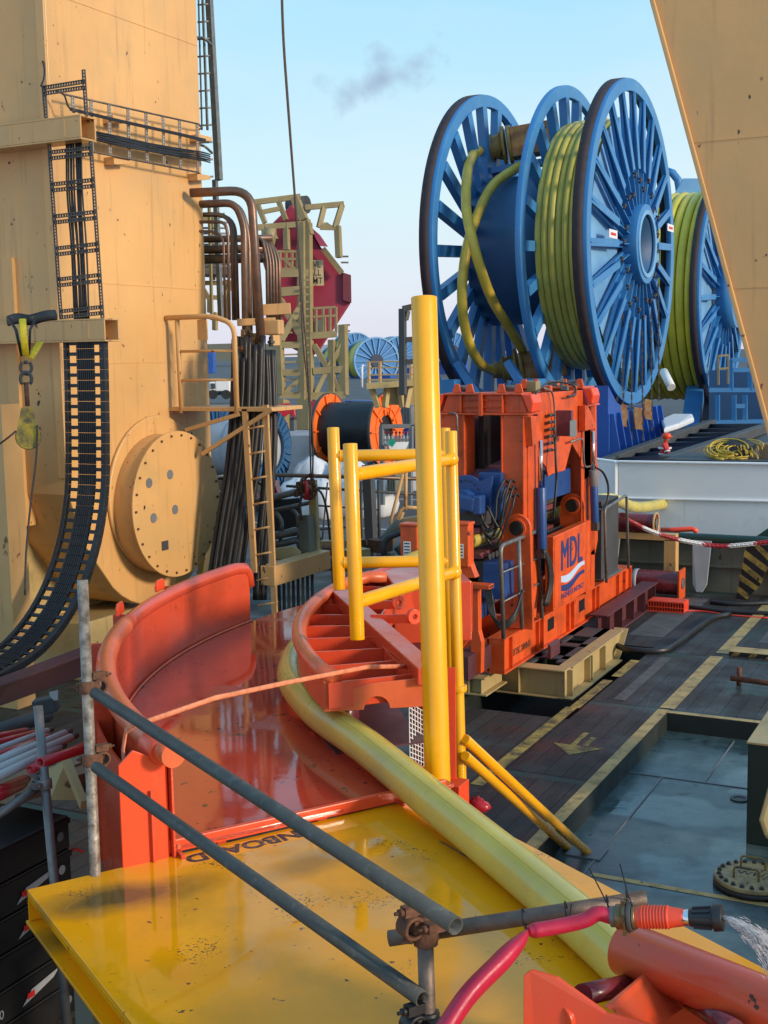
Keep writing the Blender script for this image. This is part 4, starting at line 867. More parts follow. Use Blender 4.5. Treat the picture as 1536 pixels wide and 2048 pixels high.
# brackets and cylinders
for (x0,y0,x1,y1,x2,y2,ym) in ((1062,833,1085,868,1066,893,0),(1171,811,1192,848,1171,862,0)):
    g = G().prism(P5([(x0,y0),(x0+6,y0+2),(x1,y1),(x1,y1+8),(x2,y2)], -5.10), (-.10,0,0)); mo('cylinder_bracket', g, 'orange')
for (rx, r0, r1, bx, b1, rr_, br) in ((1081,880,975,1084,1098,.026,.062),(1186,862,945,1190,1045,.024,.055)):
    a, b_, c = pX(rx,r0,-5.10), pX(rx+1,r1,-5.10), pX(bx,b1,-5.08); mo('chrome_rod', G().rod(a, b_, rr_, 16), 'chrome', 0); mo('cylinder_barrel', G().rod(b_, c, br, 20), 'bluem'); mo('clevis', G().obox(c-UZ*.05, (.10,.10,.12)), 'greyd')
mo('cylinder_sleeve', G().rod(pX(1186,940,-5.10), pX(1187,972,-5.10), .060, 20), 'grey')
# logo panel
pan = mo('logo_panel', G().prism([V((-5.12,14.86,.72)), V((-5.12,16.44,.74)), V((-5.12,16.42,1.70)), V((-5.12,14.86,1.68))], (-.12,0,0)), 'orange', .01)
g = G()
for a, b_ in (((14.90,.76),(14.90,1.64)),((14.90,1.64),(16.38,1.66)),((16.38,1.66),(16.40,.78)),((16.40,.78),(14.90,.76))): g.bar((-5.118,)+a, (-5.118,)+b_, .012, .008, UX)
obj('panel_edge', g, M['orange'], pan)
for k_, (dy_, dz_) in enumerate(((-.014,0),(0,.008),(.014,0),(.007,-.008),(-.007,-.006))): text('lettering', 'MDL', V((-5.1185+k_*.0006, 15.13+dy_, 1.20+dz_)), UY, UZ+UY*.03, .56, M['logo'], pan, .0005, 'LEFT', .80, .0)
def wave(z0, th_, m, nm):
    n = 20; up = []; lo_ = []
    for k in range(n+1):
        t = k/n; y = 15.15+.98*t; z = z0+.045*math.sin(t*math.tau*.9+2.9)+.05*t; hh = th_*(.55+.45*math.sin(math.pi*min(1,t+.15)))
        up.append(V((-5.119,y,z+hh))); lo_.append(V((-5.119,y,z)))
    g = G(); g.add(up+lo_, [(k, k+1, n+2+k, n+1+k) for k in range(n)]); return obj(nm, g, M[m], pan)
wave(1.04, .10, 'logol', 'wave_mark'); wave(.925, .095, 'logo', 'wave_mark')
text('lettering', 'INGENIOUS INSTINCT', V((-5.119, 15.15, .825)), UY, UZ, .095, M['logo'], pan, .0015, 'LEFT', 1.0, .002)
# maroon upper + lower tracks, blue motors
def track(zc, sgn, x0, x1, nm):
    t_ = []
    ys_ = [14.0+.10*k for k in range(34)]
    for k, y in enumerate(ys_):
        u = (k/33); zz_ = zc + sgn*(.22*math.sin(math.pi*min(1, max(0, u)))**.6)
        d = V((0, 1, 0)); u2 = (k+1)/33; z2 = zc + sgn*(.22*math.sin(math.pi*min(1, u2))**.6) if u2 <= 1 else zc
        g = G().bar((0,y,zz_),(0,y+.092,z2), x1-x0, .045); 
        for q in range(len(g.v)): g.v[q] = g.v[q]+V(((x0+x1)/2,0,0))
        mo('track_pad', g, 'maroonp', .005)
M['maroonp'] = mat('maroon_track_pad', (.17,.045,.055), .55, var=.2, dirt=(.05,.03,.03), da=.4, ds=6)
track(2.42, 1, -5.95, -5.50, 'upper')
track(1.28, -1, -5.95, -5.50, 'lower')
g = G()
for k in range(33): g.rod((-5.49,13.6+.11*k,1.60),(-5.47,13.6+.11*k,1.60),.04,8)
mo('pad_row', G().box((-5.98,13.6,1.86),(-5.60,17.2,1.93)), 'maroonp'); mo('pad_row', G().box((-5.98,13.6,1.56),(-5.60,17.2,1.63)), 'maroonp')
mo('roller_chain', g, 'greyd', 0)
mo('track_beam', G().box((-6.0,13.7,1.95),(-5.58,17.2,2.28)), 'greyd'); mo('track_beam', G().box((-6.0,13.7,1.1),(-5.58,17.2,1.52)), 'greyd')
mo('inner_plate_and_shade', G().box((-5.93,15.6,2.6),(-5.50,15.65,3.3)), 'maroonp'); mo('inner_plate_and_shade', G().box((-5.94,14.4,2.3),(-5.86,16.3,3.25)), 'black')  # maroon plate, and a black sheet standing in for the shade inside
c = pY(932,1000,13.75); 
mo('motor_flange', G().prism([c+V((.26*math.cos(rad(a)),0,.30*math.sin(rad(a)))) for a in range(50,331,10)]+[c+V((.30,0,-.1)),c+V((.34,0,.3))], (0,.05,0)), 'bluem')
for k in range(20): a = k*math.tau/20; q = c+V((.20*math.cos(a),-.01,.24*math.sin(a))); mo('bolt', G().rod(q, q-UY*.02, .014, 6), 'navy', 0)
mo('motor_body', G().rod(c, c-UY*.16, .14, 20), 'bluem'); mo('motor_body', G().obox(c+V((.10,-.22,.0)), (.26,.22,.17), Matrix.Rotation(.15,3,'Y')), 'bluem', .02)
mo('motor_body', G().obox(c+V((.26,-.22,-.02)), (.10,.18,.22)), 'bluem', .02)
a = pY(957,945,13.9); b_ = pY(1003,1040,13.9); mo('drive_box', G().box((a.x,13.9,b_.z),(b_.x,14.3,a.z)), 'bluem', .01)
a = pY(965,1125,13.6); b_ = pY(1010,1200,13.6); mo('drive_box', G().box((a.x,13.6,b_.z),(b_.x,14.2,a.z)), 'bluem', .01)
a = pY(930,1130,13.7); b_ = pY(960,1240,13.7); mo('drive_box', G().box((a.x,13.7,b_.z),(b_.x,14.2,a.z)), 'bluem', .02)
a = pX(1090,950,-5.35); b_ = pX(1142,985,-5.35); mo('drive_box', G().box((-5.6,a.y,b_.z),(-5.35,b_.y,a.z)), 'bluem', .01)
# hoses on the front column
random.seed(2)
for k in range(6):
    x0 = 1002+k*4.5; y0 = 965+(k % 3)*14
    pts = [(x0+14,y0,13.9),(x0+6,y0-4,13.8),(x0-8+k,y0+30,13.7),(990+k*3-(k%3)*8,y0+75+k*5,13.65),(975-(k%3)*6,1062-(k%4)*16,13.6),(960+k*2,1030-(k%2)*10,13.65),(962,1012-k*3,13.55)]
    mo('hose', G().tube(spline([pY(a,b,c_) for a,b,c_ in pts],5), .014, 8), 'rubber', 0)
for k in range(5):
    mo('hose', G().tube(spline([pY(970+k*3,1180,13.5), pY(980+k*3,1225+k*4,13.4), pY(1005,1245+k*3,13.4), pY(1030,1225+k*3,13.5), pY(1045,1180,13.7)],5), .016, 8), 'rubber', 0)
for k in range(4): mo('hose', G().tube(spline([pX(1086+k,1100,-5.05), pX(1096+k*2,1130,-5.02), pX(1098+k*2,1170,-5.02), pX(1088+k*2,1212,-5.05)],5), .022, 8), 'rubber', 0)
mo('hose', G().tube(spline([pX(1110,872,-5.12), pX(1112,930,-5.08), pX(1113,960,-5.08), pX(1110,1000,-5.08), pX(1107,1040,-5.1)],5), .016, 8), 'rubber', 0)
mo('hose', G().tube(spline([pX(1190,934,-5.1), pX(1206,945,-5.05), pX(1216,970,-5.03), pX(1215,1000,-5.03), pX(1206,1018,-5.05), pX(1194,1018,-5.1)],6), .016, 8), 'rubber', 0)
mo('hose', G().tube(spline([pX(1070,790,-5.1), pX(1090,768,-5.3), pX(1120,764,-5.3), pX(1148,772,-5.25), pX(1150,790,-5.15), pX(1135,793,-5.12)],6), .014, 8), 'rubber', 0)
mo('conduit', G().tube(fillet([pX(1087,776,-5.16), pX(1106,782,-5.16), pX(1110,830,-5.16), pX(1111,885,-5.16)], .15,4), .012, 8), 'steel', 0)
mo('conduit', G().tube(fillet([pX(1140,884,-5.14), pX(1166,876,-5.14), pX(1168,935,-5.14), pX(1190,931,-5.14)], .12,4), .014, 8), 'steel', 0)
mo('conduit', G().tube(fillet([pY(896,826,13.95), pY(914,826,13.95), pY(916,915,13.95)], .05,3), .012, 8), 'steel', 0)
for k in range(6): q = pX(1103-k*.5, 830+k*14, -5.15); mo('valve', G().rod(q-UY*.10, q+UY*.06, .022, 8).rod(q, q+UX*.05, .015, 8), 'greyd')
cb_ = mo('control_box', G().box((-5.19, pX(1117,850,-5.18).y, pX(1117,874,-5.1).z), (-4.98, pX(1140,850,-5.0).y, pX(1117,822,-5.1).z)), 'brownbox' if 'brownbox' in M else 'maroonp', .006)
obj('display', G().box((-4.979, cb_.location.y+mc_.location.y-.12, 2.92), (-4.974, cb_.location.y+mc_.location.y+.14, 3.13)), M['grey'], cb_)
mo('tool_box', G().obox(pX(1067,773,-5.25), (.12,.16,.13)), 'creamp' if 'creamp' in M else 'cream')
for k in range(14):
    q = pX(random.uniform(1085,1160), random.uniform(764,782), random.uniform(-5.7,-5.3)); mo('hydraulic_fitting', G().obox(q, (random.uniform(.05,.12),random.uniform(.05,.12),random.uniform(.05,.12))), random.choice(('greyd','steel','grey','orange')), .01)
# grey handrails on the machine
g = G().tube(fillet([pX(1007,1277,-5.16), pX(1001,1092,-5.16), pX(1074,1062,-5.16), pX(1084,1236,-5.16)], .10,5), .026, 10); g.rod(pX(1037,1078,-5.16), pX(1044,1256,-5.16), .028, 8)
for y0, y1 in ((1145,1115),(1205,1166)): g.rod(pX(1004,y0,-5.16), pX(1079,y1,-5.16), .011, 8)
mo('handrail', g, 'steel', 0)
g = G().tube(fillet([pX(1213,1165,-5.1), pX(1209,1018,-5.1), pX(1253,990,-5.1), pX(1257,1137,-5.1)], .08,5), .022, 10); mo('handrail', g, 'steel', 0)
# rear cabinet and winch housings
mo('rear_cabinet', G().box((-5.55, 17.25, .72), (-5.22, 18.1, 1.85)), 'brownc' if 'brownc' in M else 'greyd', .01)
mo('cabinet_shelf', G().box((-5.56, 17.25, .70), (-5.18, 18.15, .73)), 'steel')
mo('rear_box', G().box((-5.65, 17.3, 1.5), (-5.38, 17.6, 2.35)), 'orange'); 
# entry guide
eg = thing('entry_guide', 'orange pipe entry guide with two labelled bollards on a stand in front of the machine', 'guide', pY(940,1350,12.9))
for (xa, xb, y0, y1, yy) in ((800,835,1052,1130,12.5),(905,937,1050,1135,12.6)):
    a = pY(xa,y0,yy); b_ = pY(xb,y1,yy)
    obj('guide_bollard', G().box((a.x,yy,b_.z),(b_.x,yy+.16,a.z)), M['orange'], eg, .01); obj('bollard_cap', G().box((a.x-.01,yy-.01,a.z),(b_.x+.012,yy+.17,a.z+.03)), M['orange'], eg, .008)
    bo = obj('sticker', G().box((a.x+.04,yy-.003,b_.z+.10),(a.x+.13,yy-.001,b_.z+.26)), M['whitep'], eg)
    for k in range(4): obj('sticker_text', G().box((a.x+.05,yy-.004,b_.z+.125+k*.035),(a.x+.12,yy-.0032,b_.z+.138+k*.035)), M['ink'], bo)
obj('guide_roller', G().rod(pY(838,1060,12.75), pY(838,1130,12.75), .06, 16), M['cream'], eg, .004)
a = pY(800,1158,12.75); b_ = pY(978,1180,12.75)
obj('cross_tube', G().box((a.x,12.75,b_.z),(b_.x,12.9,a.z)), M['orange'], eg, .006); obj('tube_end', G().box((b_.x-.012,12.77,b_.z+.015),(b_.x+.003,12.88,a.z-.015)), M['rimdark'], eg)
obj('wedge_foot', G().prism([pY(905,1135,12.65), pY(937,1120,12.65), pY(951,1156,12.65), pY(905,1158,12.65)], (0,.12,0)), M['orange'], eg, .006)
g = G().prism([pY(932,1180,12.85), pY(956,1180,12.85), pY(957,1262,12.85), pY(963,1285,12.85), pY(962,1347,12.85), pY(942,1347,12.85), pY(941,1270,12.85), pY(935,1250,12.85)], (0,.1,0)); obj('stand_post', g, M['orange'], eg, .006)
g = G().prism([pY(918,1212,12.3), pY(936,1206,12.3), pY(940,1215,12.3), pY(940,1275,12.3), pY(922,1300,12.3), pY(917,1298,12.3)], (0,.04,0)); obj('red_bracket', g, M['redor'], eg, .01); c = pY(928,1242,12.29); obj('bracket_pin', G().rod(c, c-UY*.03, .03, 12), M['grey'], eg)
obj('lower_tray', G().box((pY(905,1300,12.6).x,12.6,.35),(pY(936,1300,12.6).x,13.3,.62)), M['maroonb'], eg)
# ---------------- skid under the machine ----------------
sk = thing('skid_frame', 'worn beige steel skid frame under the orange machine with black plate top', 'skid', (-5.0, 15, -.1))
def o2(nm, g, m='beige', bv=.004): return obj(nm, g, M[m], sk, bv)
zt_, zb_ = .225, -.13
out = [V((-5.72,13.90,0)), V((-4.65,13.90,0)), V((-4.58,14.1,0)), V((-4.62,16.15,0)), V((-4.75,16.5,0)), V((-5.72,16.5,0))]
# top plate with openings built as strips
g = G(); g.box((-5.72,13.90,zt_-.02),(-4.65,14.12,zt_)); g.box((-4.80,14.12,zt_-.02),(-4.62,16.3,zt_)); g.box((-5.72,14.12,zt_-.02),(-5.3,16.3,zt_)); o2('top_flange', g)
g = G(); 
for y0, y1 in ((14.45,14.62),(15.15,15.32),(15.75,16.3)): g.box((-5.3,y0,zt_-.02),(-4.80,y1,zt_-.001))
g.box((-5.3,14.12,zt_-.03),(-5.15,16.3,zt_-.001)); g.box((-4.9,14.3,zt_-.03),(-4.80,16.3,zt_-.001)); o2('walkway_plate', g, 'greyd')
g = G(); g.box((-5.72,13.90,zb_),(-4.55,14.1,zb_+.02)); g.box((-4.75,13.9,zb_-.001),(-4.55,16.0,zb_+.019)); o2('bottom_flange', g)
g = G(); g.box((-5.72,13.98,zb_+.02),(-4.68,14.0,zt_-.02)); g.box((-4.70,14.0,zb_+.02),(-4.68,16.0,zt_-.02)); g.prism([V((-4.70,16.0,zt_-.02)),V((-4.70,16.45,zt_-.02)),V((-4.70,16.05,zb_+.02)),V((-4.70,16.0,zb_+.02))],(.02,0,0)); o2('web', g)
o2('end_flange', G().prism([V((-4.80,16.46,zt_-.01)),V((-4.6,16.46,zt_-.01)),V((-4.6,16.02,zb_)),V((-4.80,16.02,zb_))],(0,.02,0)))
for x in (-5.25,-4.665): o2('stiffener', G().box((x,13.91,zb_+.021),(x+.015,13.98,zt_-.021)))
for y in (14.05, 14.75, 14.85, 15.4): o2('stiffener', G().box((-4.679,y,zb_+.021),(-4.60,y+.015,zt_-.021)))
# lower left part
g = G(); g.box((-6.6,13.22,.20),(-5.40,13.90,.222)); o2('top_flange', g); zb_ = .004
g = G(); g.box((-6.6,13.3,zb_+.02),(-5.45,13.32,.2)); g.box((-5.47,13.32,zb_+.02),(-5.45,13.9,.2)); o2('web', g); g = G().box((-6.6,13.22,zb_),(-5.38,13.9,zb_+.02)); o2('bottom_flange', g)
for x in (-5.62,-5.46): o2('stiffener', G().box((x,13.235,zb_+.021),(x+.015,13.3,.199)))
o2('maroon_bracket', G().prism([V((-5.02,14.35,.23)),V((-4.98,14.35,.23)),V((-4.98,14.35,.40)),V((-5.02,14.35,.42))],(0,.35,0)), 'maroonb')
# maroon ground beam
gb = thing('ground_beam', 'dark maroon flanged beam on the deck beyond the orange base frame', 'beam', (-5,17,0))
g = G(); g.box((-5.12,15.6,.215),(-4.80,19.0,.235)) if False else None
g.box((-5.18,16.55,.0),(-4.92,19.3,.02)); g.box((-5.18,16.55,.33),(-4.92,19.3,.35)); g.box((-5.08,16.55,.02),(-5.05,19.3,.33)); obj('flanged_beam', g, M['maroonb'], gb, .004)
for k in range(5): obj('stiffener', G().box((-5.05,16.7+k*.62,.02),(-4.93,16.715+k*.62,.33)), M['maroonb'], gb)
# ---------------- bulwark, white stern wall ----------------
BY = 20.63
bw = thing('green_bulwark', 'grey-green bulwark with a dark green cap rail along the deck edge', 'bulwark', (-3,BY,0))
obj('bulwark_plate', G().box((-9.5,BY+.02,0),(6.9,BY+.06,.95)), M['olive'], bw)
obj('cap_rail', G().tube([(-9.5,BY,.88),(6.9,BY,.88)], .085, 12), M['green'], bw)
obj('horizontal_stringer', G().box((-9.5,BY-.04,.42),(6.9,BY+.02,.45)), M['olive'], bw)
for px in (1225,1405,1560):
    c = pY(px,1180,BY); obj('bulwark_bracket', G().prism([V((c.x-.16,BY-.10,.86)),V((c.x+.16,BY-.10,.86)),V((c.x+.12,BY-.22,.15)),V((c.x+.05,BY-.25,.02)),V((c.x-.05,BY-.25,.02)),V((c.x-.12,BY-.22,.15))],(0,.02,0)), M['olive2'] if 'olive2' in M else M['greyl'], bw, .02)
ww = thing('white_stern_wall', 'white painted steel wall with rusty edge beyond the green bulwark', 'wall', (-4,23,0))
WY = 23
obj('upper_panel', G().prism([pY(1236,924,WY),pY(1620,930,WY),pY(1620,1004,WY),pY(1236,996,WY)],(0,.08,0)), M['white'], ww, .01)
obj('lower_panel', G().prism([pY(1236,997,WY),pY(1620,1005,WY),V((pY(1620,1060,WY).x,WY,-.4)),V((pY(1236,1060,WY).x,WY,-.4))],(0,.08,0)), M['white'], ww, .01)
a = pY(1236,924,WY); b_ = V((a.x-1.3,WY+2.4,a.z-.15)); obj('side_panel', G().prism([a,b_,V((b_.x,b_.y,-.4)),V((a.x,WY,-.4))],(-.05,-.03,0)), M['white'], ww, .01)
g = G().bar(pY(1236,923,WY)+V((0,.04,0)), pY(1620,929,WY)+V((0,.04,0)), .16, .03); g.bar(a+V((0,.04,0)), b_, .16, .03); g.bar(pY(1236,996,WY-.01), pY(1620,1004,WY-.01), .06, .03); obj('cap_strip', g, M['white'], ww, .006)
obj('green_buttress', G().prism([pY(1505,1078,22.4),pY(1560,1040,22.4),pY(1560,1110,22.4),pY(1500,1100,22.4)],(0,.2,0)), M['green'], ww)
# beige bracket with rollers
br = thing('stern_roller_stand', 'beige bracket stand carrying maroon rollers at the deck edge', 'roller stand', pY(1345,1150,20.0))
y = 20.1; 
a = pY(1236,1064,y); b_ = pY(1351,1083,y); obj('top_arm', G().box((a.x-.3,y,b_.z),(b_.x,y+.2,a.z)), M['tan'], br, .006)
a = pY(1328,1064,y); b_ = pY(1351,1150,y); obj('upright', G().box((a.x,y+.0,b_.z-.02),(b_.x,y+.2,a.z-.12)), M['tan'], br, .006)
r1_ = obj('roller', G().rod(pY(1236,1044,y+.1), pY(1311,1047,y+.1), .16, 28), M['maroon'], br, .006); c = pY(1312,1047,y+.1); obj('roller_hub', G().rod(c, c+UX*.02, .08, 16), M['steel'], r1_)
c = pY(1310,1047,y+.1); obj('end_bracket', G().pipe(c, c+UX*.03, .185, .161, 24), M['tan'], br)
r2_ = obj('roller', G().rod(V((-6.1,19.75,.27)), V((pY(1361,1175,19.75).x,19.75,.27)), .19, 28), M['maroon'], br, .006)
c = V((pY(1361,1175,19.75).x,19.75,.27)); obj('end_plate', G().box((c.x,19.55,.02),(c.x+.03,19.95,.5)), M['orange'], br, .004); obj('roller_hub', G().rod(c+UX*.03, c+UX*.05, .09, 16), M['steel'], r2_)
obj('roller_band', G().pipe(c-UX*.75, c-UX*.68, .196, .189, 28), M['greyl'], r2_)
cr_ = thing('orange_crate', 'flat orange plastic crate on the deck under the maroon roller', 'crate', pZ(1335,1220,0))
a = pZ(1296,1222,0); b_ = pZ(1374,1222,0)
for k in range(14): x = a.x+(b_.x-a.x)*k/13; obj('slat', G().box((x-.006,a.y,.01),(x+.006,a.y+.3,.15)), M['nozred'], cr_)
obj('crate_frame', G().box((a.x,a.y-.005,.15),(b_.x,a.y+.31,.17)).box((a.x,a.y-.005,.0),(b_.x,a.y,.02)).box((a.x,a.y-.005,.07),(b_.x,a.y,.085)), M['nozred'], cr_)
tg = G().tube([pY(1322,1060,21), pY(1345,1060,21), pY(1385,1058,21.1), pY(1395,1064,21.1)], .045, 10); tag(obj('fender_tube', tg, M['nozred']), 'orange tube lying on the green cap rail behind the beige stand', 'tube')
# red and white chain
rc_ = thing('barrier_chain', 'red and white plastic chain hanging across the deck to the striped board', 'chain', pY(1400,1090,19))
cpts = spline([pY(1254,1039,18.6), pY(1290,1057,18.8), pY(1330,1072,19.0), pY(1380,1084,19.2), pY(1440,1092,19.4), pY(1500,1088,19.5), pY(1560,1080,19.6)], 14)
for i in range(0, len(cpts)-1, 1):
    c = (cpts[i]+cpts[i+1])/2; d = (cpts[i+1]-cpts[i]).normalized(); s = UZ if i % 2 else d.cross(UZ).normalized()
    lk = [c+d*.055*math.cos(t*math.tau/10)+s*.028*math.sin(t*math.tau/10) for t in range(11)]
    obj('chain_link', G().tube(lk, .0095, 5), M['whitep'] if (i//12) % 2 else M['redp'], rc_)
# striped board
sb = thing('striped_board', 'yellow and black striped board leaning against the bulwark at the right', 'board', pY(1470,1198,19.9))
y = 19.9; B0 = [(1494,1090),(1540,1090),(1530,1130),(1512,1172),(1480,1200),(1472,1196)]
def pb(pts, yy): return [pY(a,b,yy) for a,b in pts]
obj('board', G().prism(pb([(1494,1090),(1545,1090),(1537,1130),(1520,1170),(1492,1200),(1471,1197)], y), (0,.05,0)), M['stripebk'] if 'stripebk' in M else M['rubber'], sb, .004)
for p in ([(1505,1090),(1518,1090),(1540,1110),(1537,1122)], [(1490,1100),(1487,1112),(1532,1146),(1535,1134)], [(1485,1124),(1483,1136),(1522,1168),(1527,1158)], [(1480,1148),(1478,1160),(1512,1182),(1517,1174)], [(1476,1172),(1474,1184),(1494,1199),(1502,1192)]): obj('yellow_stripe', G().prism(pb(p, y-.004), (0,.003,0)), M['deckyel'], sb)
# deck hoses
for k, (pts, r, m, lb) in enumerate((([(1300,1212),(1380,1214),(1440,1222),(1560,1228)], .035, 'rubber', 'black hose running right across the deck from the orange crate'), ([(1296,1214),(1340,1222),(1400,1222),(1460,1230),(1540,1236)], .012, 'nozred', 'thin orange cable lying along the deck hoses'), ([(1420,1204),(1470,1208),(1560,1205)], .04, 'rubber', 'black hose below the striped board on the deck'), ([(1235,1292),(1262,1300),(1320,1302),(1350,1290),(1420,1240),(1460,1228)], .045, 'rubber', 'black flat hose looping on the deck beyond the skid'))):
    tag(obj('deck_hose', G().tube(spline([pZ(a,b,r*.8) for a,b in pts],6), r, 8, True, .7), M[m]), lb, 'hose')
# drain, hatch cover, box, small fittings at right
hc = thing('hatch_cover', 'round bolted beige hatch cover with two yellow handles on the blue-green floor', 'hatch cover', pZ(1500,1765,-.2))
hcc = pZ(1506,1757,-.14); HR = .295
obj('cover_plate', G().disc(V((hcc.x,hcc.y,-.15)), UZ, HR, .035, 48), mat('hatch_cream', (.42,.33,.15), .6, var=.2, vs=6, dirt=(.15,.12,.07), da=.8, ds=9, chip=.9, cs=22), hc, .004)
obj('cover_rim', G().disc(V((hcc.x,hcc.y,-.199)), UZ, HR+.01, .048, 48), M['rubber'], hc)
for k in range(22): a = k*math.tau/22; c = V((hcc.x+(HR-.035)*math.cos(a),hcc.y+(HR-.035)*math.sin(a),-.115)); obj('bolt', G().rod(c, c+UZ*.022, .014, 6).rod(c, c+UZ*.006, .02, 10), M['greyd'], hc)
for (x, y_) in ((-.03,.14),(-.04,-.10)):
    a = V((hcc.x+x-.09,hcc.y+y_,-.115)); b_ = a+UX*.19; obj('handle', G().tube(fillet([a,a+UZ*.09,b_+UZ*.09,b_],.03,4), .009, 8), M['deckyel'], hc)
text('lettering', 'WB/A', V((hcc.x-.13,hcc.y-.01,-.1145)), UX, UY, .105, M['ink'], hc, .0005, 'LEFT', 1.1)
text('lettering', '17', V((hcc.x-.01,hcc.y+.085,-.1145)), UX, UY, .07, M['ink'], hc, .0005, 'LEFT', 1.1)
c = pZ(1479,1598,-.196); tag(obj('deck_drain', G().ring(c-UZ*.003, UZ, .05, .085, .012, 28).disc(c-UZ*.002, UZ, .045, .006, 20), M['rubber']), 'small round drain in the blue-green floor beside the dark box', 'drain')
bx = thing('deck_locker', 'dark green steel box with beige top edge standing on the blue-green floor', 'box', (-1.2,11,-.2))
a = pY(1496,1483,10.5); obj('box_body', G().box((a.x,10.5,-.199),(a.x+2.2,12.1,a.z-.02)), M['greenbox'] if 'greenbox' in M else M['green'], bx, .006); obj('box_lid', G().box((a.x-.01,10.49,a.z-.02),(a.x+2.2,12.11,a.z)), M['beige'], bx, .004)
lg = thing('rusty_bar_fitting', 'short rusty horizontal bar fitting on the timber deck at the right edge', 'fitting', pZ(1500,1370,0))
obj('bar', G().rod(pZ(1462,1356,.12), pZ(1580,1372,.12), .035, 10), M['rustc'], lg); a = pZ(1478,1362,.05); obj('stub', G().rod(V((a.x,a.y,0)), V((a.x,a.y,.22)), .03, 10), M['rustc'], lg); a = pZ(1560,1372,.05); obj('stub', G().rod(V((a.x,a.y,0)), V((a.x,a.y,.16)), .03, 10), M['rustc'], lg)
c = pZ(1440,1300,.0); hz = thing('striped_sill', 'low raised yellow and black striped sill at the right edge of the timber deck', 'sill', pZ(1500,1308,0))
a = pZ(1458,1312,0); obj('sill_body', G().box((a.x,a.y,0),(a.x+3,a.y+.3,.06)), M['rubber'], hz); 
for k in range(9): obj('yellow_stripe', G().prism([V((a.x+.02+k*.22,a.y-.003,.005)),V((a.x+.10+k*.22,a.y-.003,.005)),V((a.x+.15+k*.22,a.y-.003,.058)),V((a.x+.07+k*.22,a.y-.003,.058))],(0,.002,0)), M['deckyel'], hz)
obj('sill_top', G().box((a.x,a.y,.0605),(a.x+3,a.y+.3,.064)), M['deckyel2'], hz)
lug = thing('rounded_lug', 'beige rounded steel lug on a short post at the right edge before the dark box', 'lug', V((*pD(1590,1640,8.8).xy,-.2)))
obj('lug_plate', G().prism([pD(1518,1640,8.8),pD(1540,1560,8.8),pD(1600,1540,8.8),pD(1600,1720,8.8),pD(1530,1675,8.8)],-ray(1536,1620).normalized()*.12), M['beige'], lug, .03)
a = pD(1585,1650,8.8); obj('lug_post', G().rod(V((a.x,a.y,-.2)), V((a.x,a.y,a.z)), .06, 16), M['beige'], lug)
tc_ = pY(950,1603,6.9) if False else pD(955,1612,8.4); tag(obj('bundled_strap', G().ball(tc_, .075, 8, (1.2,.7,.8), .25), M['redp']), 'crumpled red strap bundle behind the yellow-green pipe by the post foot', 'strap')
# ---------------- tan leg at upper right ----------------
LY = 9.0
e0_ = pY(1300,0,LY); e1_ = pY(1536,870,LY); dz = (e1_-e0_)/(e1_.z-e0_.z); at = lambda z: e0_+dz*(z-e0_.z)
lgx = thing('tan_frame_leg', 'large slanted tan painted steel frame leg filling the upper right corner', 'frame leg', at(-.2))
lp = [at(11), at(-.2), V((at(-.2).x+1.6,LY,-.2)), V((at(11).x+7.0,LY,11))]
obj('leg_plate', G().prism(lp, (0,.03,0)), M['tan'], lgx)
obj('leg_plate', G().prism([p+UY*.75+V((.1,0,0)) for p in lp], (0,.03,0)), M['tan'], lgx)
obj('edge_flange', G().prism([at(11), at(-.2), at(-.2)+UX*.035, at(11)+UX*.035], (0,-.03,0)), M['tan'], lgx, .008)
obj('edge_web', G().prism([at(11)+UY*.031, at(-.2)+UY*.031, at(-.2)+UX*.03+UY*.031, at(11)+UX*.03+UY*.031], (0,.71,0)), M['tan'], lgx)
z_ = pY(1400,283,LY).z; obj('weld_seam', G().box((at(z_).x+.04,LY-.004,z_-.006),(at(z_).x+4,LY-.0005,z_+.006)), M['tan'], lgx)
z_ = pY(1480,575,LY).z; obj('weld_seam', G().box((at(z_).x+.04,LY-.004,z_-.006),(at(z_).x+4,LY-.0005,z_+.006)), M['tan'], lgx)
# ---------------- giant blue reels ----------------
def P_(c, x, a, r): return V((c.x+x, c.y+r*math.cos(a), c.z+r*math.sin(a)))
RR = 6.6
def flange(c, x, par, nsp, spoke_w, backing=False, rim_in=None, rin=1.4, face=1, m='blue', R=RR, tread=True):
    k = R/6.6; rim_in = rim_in or R*.925
    fl = obj('flange_ring', G().ring((c.x+x-.12*k, c.y, c.z), (1,0,0), rim_in, R, .24*k, 96), M[m], par, .02*k)
    if tread: obj('rim_tread', G().ring((c.x+x-.46*k, c.y, c.z), (1,0,0), R*.975, R+.03*k, .40*k, 96), M['rimdark'], par)
    for i in range(nsp):
        a = i*math.tau/nsp+.05; p = P_(c, x, a, rin*k); q = P_(c, x, a, rim_in+.02)
        t = V((0, -math.sin(a), math.cos(a)))
        g = G(); n_ = (q-p).normalized()
        g.bar(p, q, spoke_w*k*(.62 if backing else 1), (.12 if backing else .34)*k, UX)
        if backing: g.bar(p+UX*.20*k, q+UX*.02*k, .05*k, .26*k, UX); g.bar(p+(q-p)*.35+UX*.30*k, q+UX*.10*k, spoke_w*.7*k, .05*k, UX)
        obj('spoke', g, M[m], fl)
    if backing:
        g = G()
        n = 48
        for i in range(n):
            a0, a1 = i*math.tau/n, (i+1)*math.tau/n
            g.add([P_(c,x-.20*k,a0,1.3*k),P_(c,x-.20*k,a0,5.15*k),P_(c,x-.20*k,a1,5.15*k),P_(c,x-.20*k,a1,1.3*k)], [(0,1,2,3)])
        obj('backing_plate', g, M['bluel'], par)
    return fl
